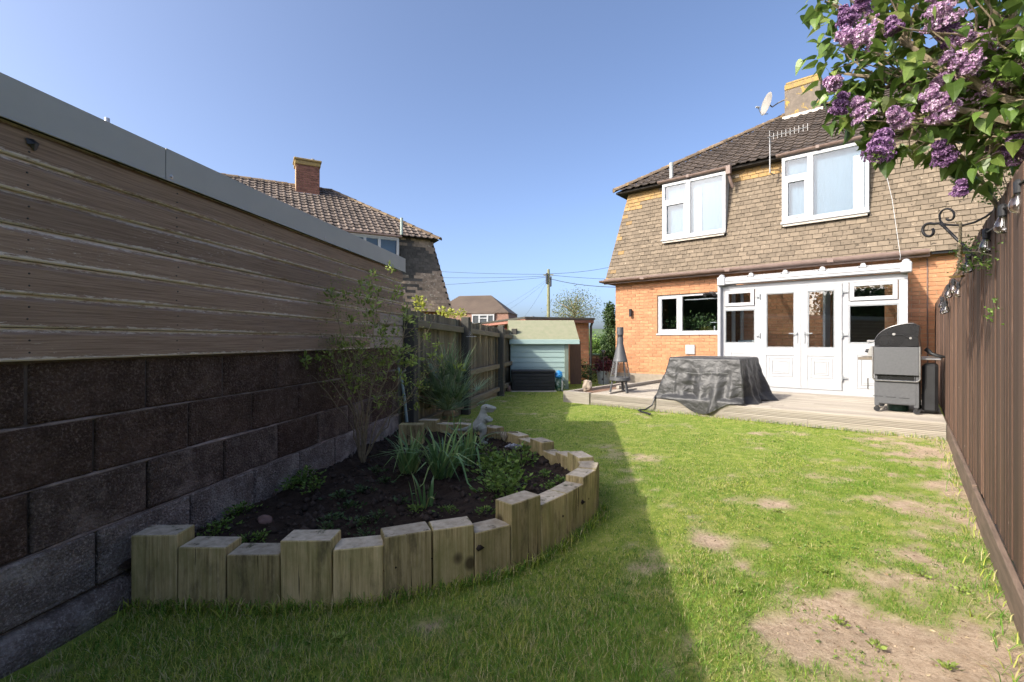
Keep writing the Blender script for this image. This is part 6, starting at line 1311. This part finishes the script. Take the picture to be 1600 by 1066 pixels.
def make_garage():
    T = Thing('brick_garage', 'low flat-roofed brick garage behind the teal shed', 'garage', (0, 0, 0)); T.base = Vector((0, 0, 0)); C = Vector((0.50, 12.35, 0)); T.o.location = C; T.o.rotation_euler = (0, 0, R(20))
    # local: x to the right wall (receding right), y away on the left
    W, Dp, H = 1.72, 4.2, 1.62; m = M_brick
    wl_ = MB().box((0, 0, 0), (W, 0.2, H)).build('wall', M_mortar, T); MB().box((0, 0.201, 0), (0.2, Dp, H)).build('side_wall', M_brick_r, T); MB().box((W - .2, .201, 0), (W, Dp, H)).build('side_wall', M_brick_r, T)
    vs, fs = chamfer_box(0.213, 0.03, 0.064, 0.0); xf = []
    for k in range(21):
        u = 0.55 + (0 if k % 2 else 0.1125)
        while u < W - 0.03: w = min(.215, W - u); xf.append(((u + w / 2, 0.006, 0.05 + k * .075), (0, 0, 0), (w / .215, 1, 1))); u += .225
    pieces('brick', vs, fs, xf, M_brick, T, wl_)
    b = MB(); b.box((-0.25, -0.20, H + 0.055), (W + 0.08, Dp + .2, H + 0.11), 0.004); rf = b.build('roof', M_lpost, T); MB().box((-0.23, -0.18, H - 0.03), (W + 0.06, -0.15, H + 0.054), .003).build('fascia_board', mat('brown_fascia', (0.22, 0.11, 0.08), rough=.7, var=0), T, rf); MB().box((-0.23, -0.148, H - 0.03), (-0.20, Dp + .2, H + 0.054), .003).build('fascia_board', mat('pink_fascia', (0.38, 0.18, 0.14), rough=.7, var=0), T, rf)
    MB().tube([(0.25, 0.5, H + .11), (0.25, 0.5, H + .16)], .05, 10).build('roof_vent', M_lead, T, rf)
    MB().tube([(W + .03, -.14, H - .02), (W + .035, -.06, H - .12), (W + .035, -.05, 0)], .035, 8).build('downpipe', M_black, T)
    MB().box((-0.02, .5, .2), (-.002, 1.5, 1.5)).build('side_door', mat('pale_pink_door', (0.55, 0.42, 0.4), rough=.8, var=0), T); MB().box((-0.02, 1.6, .2), (-.002, 3.6, 1.5)).build('side_door', mat('dark_red_door', (0.25, 0.05, 0.045), rough=.7, var=0), T)
    K = Thing('board_screen', 'brown timber screen leaning between the teal shed and the garage wall', 'screen', (1.55, 11.9, 0)); 
    MB().obox((1.62, 12.0, .55), (.30, .03, 1.1), (R(-3), 0, R(12)), .004).build('panel', mat('brown_screen', (0.17, 0.10, 0.07), (0.12, 0.075, 0.055), 6, (8, 8, .6), rough=.8, var=0), K); MB().obox((1.36, 11.85, .45), (.05, .03, .9), (R(-3), 0, R(12)), .003).build('batten', M_lrail, K)
make_garage()

def gen_mansard_house(T, w, dep, zb, zt, zr, inset, tile_m, wall_m, roof_m, tiles=True, dark=None):
    """house in local x (along the front, 0 at the right corner going negative), y away; mansard + hipped roof"""
    MB().box((-w + inset, inset * .8, -1.0), (-inset * .2, dep - inset, zb)).build('wall', wall_m, T)
    b = MB(); b.add([(-w, 0, zb), (0, 0, zb), (-inset, inset, zt), (-w + inset, inset, zt), (0, dep, zb), (-inset, dep - inset, zt), (-w, dep, zb), (-w + inset, dep - inset, zt)], [[0, 1, 2, 3], [1, 4, 5, 2], [4, 6, 7, 5], [6, 0, 3, 7], [0, 1, 4, 6]]); mans = b.build('mansard_wall', M_under, T)
    hd = dep / 2; e = inset - 0.18; rz = zr
    r = MB(); x0, x1, y0, y1 = -w + e, -e, e, dep - e; hx = hd - e
    r.add([(x0, y0, zt), (x1, y0, zt), (x1 - hx, hd, rz), (x0 + hx, hd, rz), (x1, y1, zt), (x0, y1, zt)], [[0, 1, 2, 3], [1, 4, 2], [4, 5, 3, 2], [5, 0, 3], [0, 1, 4, 5]]); rf = r.build('roof', M_under, T); return mans, rf, (x0, x1, y0, hd, hx)
def make_neighbour():
    C = Vector((-2.50, 15.5, 0)); T = Thing('neighbour_house', 'neighbouring tiled mansard house with brick chimney beyond the dark outbuilding', 'house', (0, 0, 0)); T.base = Vector((0, 0, 0)); T.o.rotation_euler = (0, 0, FR['N']); T.o.location = C + Matrix.Rotation(FR['N'], 3, 'Z') @ Vector((0.42, -0.42, 0))
    # local corner: the eave corner of the upper roof sits at x=-0.32, so shift
    w, dep, zb, zt, zr, ins = 11.0, 6.6, 2.05, 4.42, 6.42, 0.52; sh = 0.42
    mans, rf, (x0, x1, y0, hd, hx) = gen_mansard_house(T, w, dep, zb, zt, zr, ins, None, M_brick_r, None)
    off = Vector((0, 0, 0))
    # mansard tiles: a cast shadow put in as dark tiles at middle right, pale mossy below
    vs, fs = chamfer_box(0.160, 0.016, 0.125, 0.0); ang = math.atan2(ins, zt - zb); A, B_, = [], []; k = 0; z = zb + .05
    while z < zt:
        t = (z - zb) / (zt - zb); y = ins * t; x = -ins * t - (0 if k % 2 else .0825) - .08
        while x > -4.6:
            if not (-3.45 < x < -1.70 and z > 3.1):
                e = (Vector((x, y - .01, z)) + off, (-ang - .05 + random.uniform(-.03, .03), random.uniform(-.015, .015), 0), ONE)
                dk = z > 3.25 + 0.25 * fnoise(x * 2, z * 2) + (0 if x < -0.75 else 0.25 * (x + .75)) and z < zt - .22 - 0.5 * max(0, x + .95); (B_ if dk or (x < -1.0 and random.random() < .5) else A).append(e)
            x -= .165
        k += 1; z += .0985 * math.cos(ang)
    pieces('tile', vs, fs, A, mat('mossy_pale_tile', (0.34, 0.26, 0.19), (0.21, 0.165, 0.12), 9, rough=.95, bump=.4, var=.25, c3=(0.5, 0.45, 0.36), s3=10, t3=.58), T, mans, 200); pieces('shadow_stain_tile', vs, fs, B_, M_tile_dk, T, mans, 150)
    # right flank of the mansard is turned away; front roof tiles
    tv, tf = roof_tile(); sl = math.atan2(zr - zt, hd - y0); L = math.hypot(zr - zt, hd - y0); xf = []; d = 0.0
    while d < L - .05:
        y = y0 - .06 + d * math.cos(sl); z = zt + .01 + d * math.sin(sl); xe = x1 - hx * d / L - .05; x = math.ceil(xe / .205) * .205
        while x > -8.6:
            if x < xe + .12: xf.append((Vector((min(x, xe) - .1, y, z + random.uniform(-.004, .004))) + off, (sl - .05 + random.uniform(-.012, .012), random.uniform(-.01, .01), 0), ONE))
            x -= .205
        d += .245
    pieces('roof_tile', tv, tf, xf, M_rtile2, T, rf, 300, lambda q: -q[0].x)
    hip_caps(T, rf, Vector((x1 + .03, y0 - .03, zt + .05)) + off, Vector((x1 - hx, hd, zr + .04)) + off, M_hiptile); hip_caps(T, rf, Vector((x1 - hx, hd, zr + .04)) + off, Vector((-8.6, hd, zr + .04)) + off, M_hiptile)
    # chimney with its own bricks
    cx, cy = -4.15, hd - 0.40; b = MB().box((cx - .36, cy - .24, 5.6), (cx + .36, cy + .30, 6.98)); ch = b.build('chimney', M_mortar, T); ch.location += off; xf = []
    vb, fb = chamfer_box(0.213, 0.03, 0.064, 0.0)
    for k in range(16):
        z = 5.85 + k * .075
        for j in range(4):
            x = cx - .36 + j * .225 - (0 if k % 2 else .1125); a, c = max(x, cx - .36), min(x + .215, cx + .36)
            if c - a > .02: xf.append((Vector(((a + c) / 2, cy - .236, z)) + off, (0, 0, 0), ((c - a) / .215, 1, 1)))
        for j in range(3):
            y = cy - .24 + j * .225 - (.1125 if k % 2 else 0); a, c = max(y, cy - .24), min(y + .215, cy + .30)
            if c - a > .02: xf.append((Vector((cx + .356, (a + c) / 2, z)) + off, (0, 0, R(90)), ((c - a) / .215, 1, 1)))
    pieces('brick', vb, fb, xf, M_brick_r, T, ch)
    for nm, q, m in (('cap', ((cx - .40, cy - .28, 6.981), (cx + .40, cy + .34, 7.12)), M_lichen), ('cap_course', ((cx - .43, cy - .31, 7.121), (cx + .43, cy + .37, 7.19)), M_lichen), ('flashing', ((cx - .375, cy - .275, 5.78), (cx + .385, cy - .245, 6.04)), M_lead)):
        o = MB().box(*q, .015).build(nm, m, T); o.location += off
    o = MB().lathe([(.07, 0), (.07, .14), (.05, .16)], (cx + .18, cy + .1, 7.19), 12).build('chimney_pot', M_lead, T); o.location += off
    # dormer window
    a, c, z0, z1 = -3.4, -1.75, 3.15, 4.28; yv = .05; W = win_frame(MB(), a, c, z0, z1, yv, yv + .07, .07).build('window', M_upvc, T); W.location += off
    for x in (a + .62, a + 1.05): MB().box((x - .04, yv + .002, z0 + .071), (x + .04, yv + .068, z1 - .071)).build('mullion', M_upvc, T, W)
    MB().box((a + .07, yv + .03, z0 + .07), (c - .07, yv + .036, z1 - .07)).build('pane', M_glass_up, T, W); MB().box((a, yv + .3, z0), (c, yv + .34, z1)).build('blind', M_net, T, W); MB().box((a, yv + .071, z1 - .0), (c, yv + .8, z1 + .1)).build('dormer_roof', M_upvc, T, W); MB().box((c - .04, yv + .071, z0), (c, yv + .6, z1 - .002)).build('dormer_cheek', M_under, T, W)
    MB().box((a - .08, yv - .09, z1 + .01), (c + .08, yv + .0, z1 + .08), .02).build('gutter', M_gutter, T, W)
    o = MB().tube([(-1.62, .25, 4.45), (-1.62, .25, 4.98)], .045, 10).build('vent_pipe', mat('green_pipe', (.35, .42, .38), rough=.6, var=0), T); o.location += off
make_neighbour()
def make_far_house():
    T = Thing('far_house', 'distant brown roofed brick house with white window left of the utility pole', 'house', (0, 0, 0)); T.base = Vector((0, 0, 0)); T.o.location = D(798, 533, 60); T.o.location.z = 0; T.o.rotation_euler = (0, 0, R(-12)); w = 11.5
    mans, rf, (x0, x1, y0, hd, hx) = gen_mansard_house(T, w, 7, 2.4, 4.75, 7.35, .5, None, M_brick_r, None)
    mm = mat('far_roof_tiles', (0.15, 0.115, 0.09), (0.11, 0.085, 0.07), .8, rough=.95, bump=0, var=0)
    rf.data.materials[0] = mm; mans.data.materials[0] = mat('far_tile_hanging', (0.25, 0.14, 0.10), (0.19, 0.11, 0.085), 1.2, rough=.95, bump=0, var=0)
    b = MB(); sl = (7.35 - 4.75) / (hd - y0); n = 16
    for k in range(n):
        t = k / n; y = y0 + (hd - y0) * t; z = 4.75 + (7.35 - 4.75) * t; b.box((x0 + hx * t, y - .03, z + .0), (x1 - hx * t, y + .18, z + .07))
    b.build('tile_courses', mm, T, rf, kind='stuff')
    W = win_frame(MB(), -5.2, -2.2, 3.2, 4.55, .05, .2, .16).build('window', M_upvc, T)
    for x in (-4.2, -3.1): MB().box((x - .1, .052, 3.36), (x + .1, .19, 4.39)).build('mullion', M_upvc, T, W)
    MB().box((-4.1, .055, 4.0), (-3.2, .19, 4.12)).build('transom', M_upvc, T, W); MB().box((-5.1, .15, 3.3), (-2.3, .18, 4.45)).build('pane', mat('far_pane', (.06, .07, .08), rough=.1, bump=0, var=0), T, W); MB().box((-5.3, .2, 4.56), (-2.1, 1.2, 4.7)).build('dormer_roof', mm, T, W)
make_far_house()
def make_pole():
    d = 42.0; x = (857 - CX) / F * d; zt = HC + (CY - 421) / F * d; T = Thing('utility_pole', 'wooden utility pole carrying overhead wires', 'utility pole', (x, d, 0)); m = mat('pole_wood', (0.24, 0.24, 0.13), (0.17, 0.16, 0.09), 2, rough=.9, var=0)
    MB().tube([(x, d, 0), (x, d, zt)], [.17, .115], 12).build('pole', m, T); MB().box((x - .25, d - .2, zt - 1.3), (x - .08, d + .1, zt - .35), .03).box((x + .06, d - .2, zt - 1.55), (x + .27, d + .1, zt - .65), .03).build('junction_box', mat('pole_box', (.06, .07, .09), rough=.6, var=0), T); MB().beam((x - .45, d, zt - .5), (x + .45, d, zt - .5), .1, .1).build('cross_arm', m, T)
    for k, (px, py, dd, sag, z0) in enumerate(((500, 405, 62, .5, .45), (520, 420, 66, .6, .6), (400, 445, 60, .6, .7), (1010, 448, 30, .3, .8), (1010, 402, 52, .4, .4), (1100, 430, 60, .5, .5), (770, 500, 45, .2, .9), (735, 505, 52, .3, .8), (815, 500, 50, .2, .9))):
        a = Vector((x, d, zt - z0)); c = D(px, py, dd); W = Thing('overhead_wire', ['thin overhead wire running left from the utility pole, topmost', 'thin overhead wire running left from the utility pole, second down', 'thin overhead wire running left from the utility pole, lowest', 'dark overhead wire dropping right from the utility pole to the brick house', 'thin overhead wire rising right from the utility pole', 'thin overhead wire running level right of the utility pole', 'thin wire slanting steeply down left of the utility pole, middle one', 'thin wire slanting down left from the utility pole, flattest one', 'thin wire slanting down left from the utility pole, nearest the pole'][k], 'wire', a)
        MB().tube([a.lerp(c, t / 12) + Vector((0, 0, -sag * 4 * (t / 12) * (1 - t / 12))) for t in range(13)], .022 if k in (3,) else (.016 if k < 6 else .008), 4).build('cable', M_black, W)
make_pole()
def make_tree(name, label, px, py0, py1, d, wpx, m, n, leaf, dens_power=1.0, seed=1, trunk=True, cone=False, cat='tree'):
    rs = random.Random(seed); base = Vector(((px - CX) / F * d, d, 0)); zt = HC + (CY - py0) / F * d; zb = max(.2, HC + (CY - py1) / F * d); T = Thing(name, label, cat, base); R_ = wpx / F * d / 2; b = MB(); P = []
    stems(b, base, (base.x, base.y, zb + (zt - zb) * .55), .035 * zt, .012 * zt, .05)
    for k in range(46):
        a = rs.uniform(0, 6.28); t = rs.uniform(.05, 1); prof = (1 - t) * 1.0 + .06 if cone else math.sin(math.pi * (0.12 + 0.8 * t)) ** .7
        r = R_ * prof * rs.uniform(.45, 1.0); e = Vector((base.x + r * math.cos(a), base.y + r * math.sin(a), zb + (zt - zb) * t)); s0 = Vector((base.x, base.y, zb + (zt - zb) * t * .62 - (0 if cone else .05 * zt))); stems(b, s0, e, .007 * zt, .0022 * zt, .04 * R_, 5)
        for _ in range(n // 46): P.append(e + Vector((rs.gauss(0, 1), rs.gauss(0, 1), rs.gauss(0, 1))) * R_ * .17)
        for _ in range(n // 140): P.append(s0.lerp(e, rs.random()) + Vector((rs.gauss(0, 1), rs.gauss(0, 1), rs.gauss(0, 1))) * R_ * .10)
    b.build('trunk', M_bark, T); N = len(P); field_obj('crown', [leaf_arrays(np.array(P), RNG.normal(size=(N, 3)), leaf * RNG.uniform(.6, 1.2, N), leaf * .35)], m, T)
make_tree('sparse_tree', 'sparsely leafed tree rising behind the garage roof', 897, 461, 500, 34, 78, M_leaf_pale, 2600, .10, seed=3)
make_tree('conifer', 'dark green conifer beside the house corner', 953, 478, 575, 15.2, 42, M_leaf_dark, 5200, .07, seed=5, cone=True)
make_tree('sparse_tree', 'faint green bush beyond the gap by the garage', 935, 530, 575, 26, 60, M_leaf_mid, 2200, .13, seed=8, cat='bush')
def make_gap_things():
    make_weed('yellow_shrub', 'bright yellow-green shoots showing over the weathered fence', [D(657, 490, 6.6), D(655, 478, 6.6), D(690, 495, 7.2), D(705, 497, 7.4), D(720, 498, 7.6)], 60, .055, .05, M_leaf_yel, .16, 'shrub')
    T = Thing('purple_planter', 'dark purple leaved plant in a grey pot beside the house corner', 'potted plant', (0, 0, 0)); c = G(945, 600, 0) * 1.0; c = Vector((2.35, 12.0, 0)); T.o.location = c; T.base = c; T.o.location = c
    MB().lathe([(.14, 0), (.19, .3), (.2, .34), (.17, .34), (.15, .28)], c, 18).build('pot', M_lead, T); P = np.array(c) + np.array([0, 0, .46]) + RNG.normal(size=(320, 3)) * np.array([.13, .13, .09]); field_obj('foliage', [leaf_arrays(P, RNG.normal(size=(320, 3)), .08, .03)], M_purple_leaf, T)
    make_weed('dark_shrub', 'low dark shrub in the shaded passage beside the garage', [Vector((1.95, 12.3, 0)), Vector((2.15, 12.6, 0)), Vector((1.9, 12.7, .1))], 150, .07, .14, M_leaf_dark, .55, 'shrub')
    T = Thing('garden_wall', 'low brick wall across the passage beyond the garage', 'wall', (2.4, 15.6, 0)); wl_ = MB().box((1.7, 15.5, 0), (3.6, 15.7, .62)).build('core', M_mortar, T); vs, fs = chamfer_box(.213, .03, .064, 0); pieces('brick', vs, fs, [((1.8 + j * .225 + (.11 if k % 2 else 0), 15.495, .05 + k * .075), (0, 0, 0), ONE) for k in range(7) for j in range(8)], M_brick_r, T, wl_); MB().box((1.68, 15.46, .621), (3.62, 15.74, .68), .01).build('coping', mat('green_coping', (.16, .24, .16), rough=.8, var=0), T)
    T = Thing('solar_light', 'black solar stake light in the passage beside the house', 'garden light', (2.22, 11.4, 0)); c = T.base; MB().tube([c, c + Vector((0, 0, .78))], .009, 6).build('stake', M_black, T); MB().lathe([(.02, .76), (.05, .82), (.055, .86), (.02, .88)], c, 12).build('lamp_head', M_black, T)
make_gap_things()

def make_hedge():
    """the tall hedge that closes the garden behind the viewpoint; the windows mirror it"""
    T = Thing('tall_hedge', 'tall leafy hedge closing the garden, mirrored dark in the ground floor glass', 'hedge', (2, -9.5, 0)); N = 26000
    P = np.stack([RNG.uniform(-14, 16, N), -9.5 + RNG.normal(size=N) * 0.6, RNG.uniform(0, 1, N) ** 0.8], 1); P[:, 2] *= 4.3 + 1.3 * (np_noise(P[:, 0], P[:, 0] * 0, 0.9, 31) - 0.5); P[:, 1] += 0.8 * (np_noise(P[:, 0], P[:, 2], 0.8, 32) - 0.5)
    field_obj('foliage', [leaf_arrays(P, RNG.normal(size=(N, 3)), RNG.uniform(.12, .26, N), .075)], M_leaf_dark, T); b = MB()
    for k in range(16): x = -13 + 1.9 * k; stems(b, (x, -9.5, 0), (x + random.uniform(-.3, .3), -9.5, 3.4), .07, .02, .1)
    N = 22000; Q = np.stack([-14.5 + RNG.normal(size=N) * 0.6, RNG.uniform(-9, 14, N), RNG.uniform(0, 1, N) ** 0.8], 1); Q[:, 2] *= 5.0 + 2.2 * (np_noise(Q[:, 1], Q[:, 1] * 0, 0.5, 33) - 0.5); Q[:, 0] += 0.8 * (np_noise(Q[:, 1], Q[:, 2], 0.8, 34) - 0.5)  # side stretch, out of view, added so the ground floor glass mirrors leaves
    field_obj('side_foliage', [leaf_arrays(Q, RNG.normal(size=(N, 3)), RNG.uniform(.12, .26, N), .075)], M_leaf_dark, T)
    for k in range(12): y = -8.5 + 1.9 * k; stems(b, (-14.5, y, 0), (-14.5, y + random.uniform(-.3, .3), 3.6), .07, .02, .1)
    MB().box((-15.0, -9, 0), (-14.85, 14, 4.6)).build('side_reflection_backing', mat('reflection_backing_dark', (.02, .028, .012), rough=1, bump=0, var=0), T)  # dark slab added to close sky gaps in the mirrored side hedge
    b.build('stems', M_bark, T); MB().box((-14, -9.9, 0), (16, -9.75, 4.0)).build('reflection_backing', mat('reflection_backing_dark', (.02, .028, .012), rough=1, bump=0, var=0), T)  # slab behind the leaves, added to keep the window reflection solid
make_hedge()
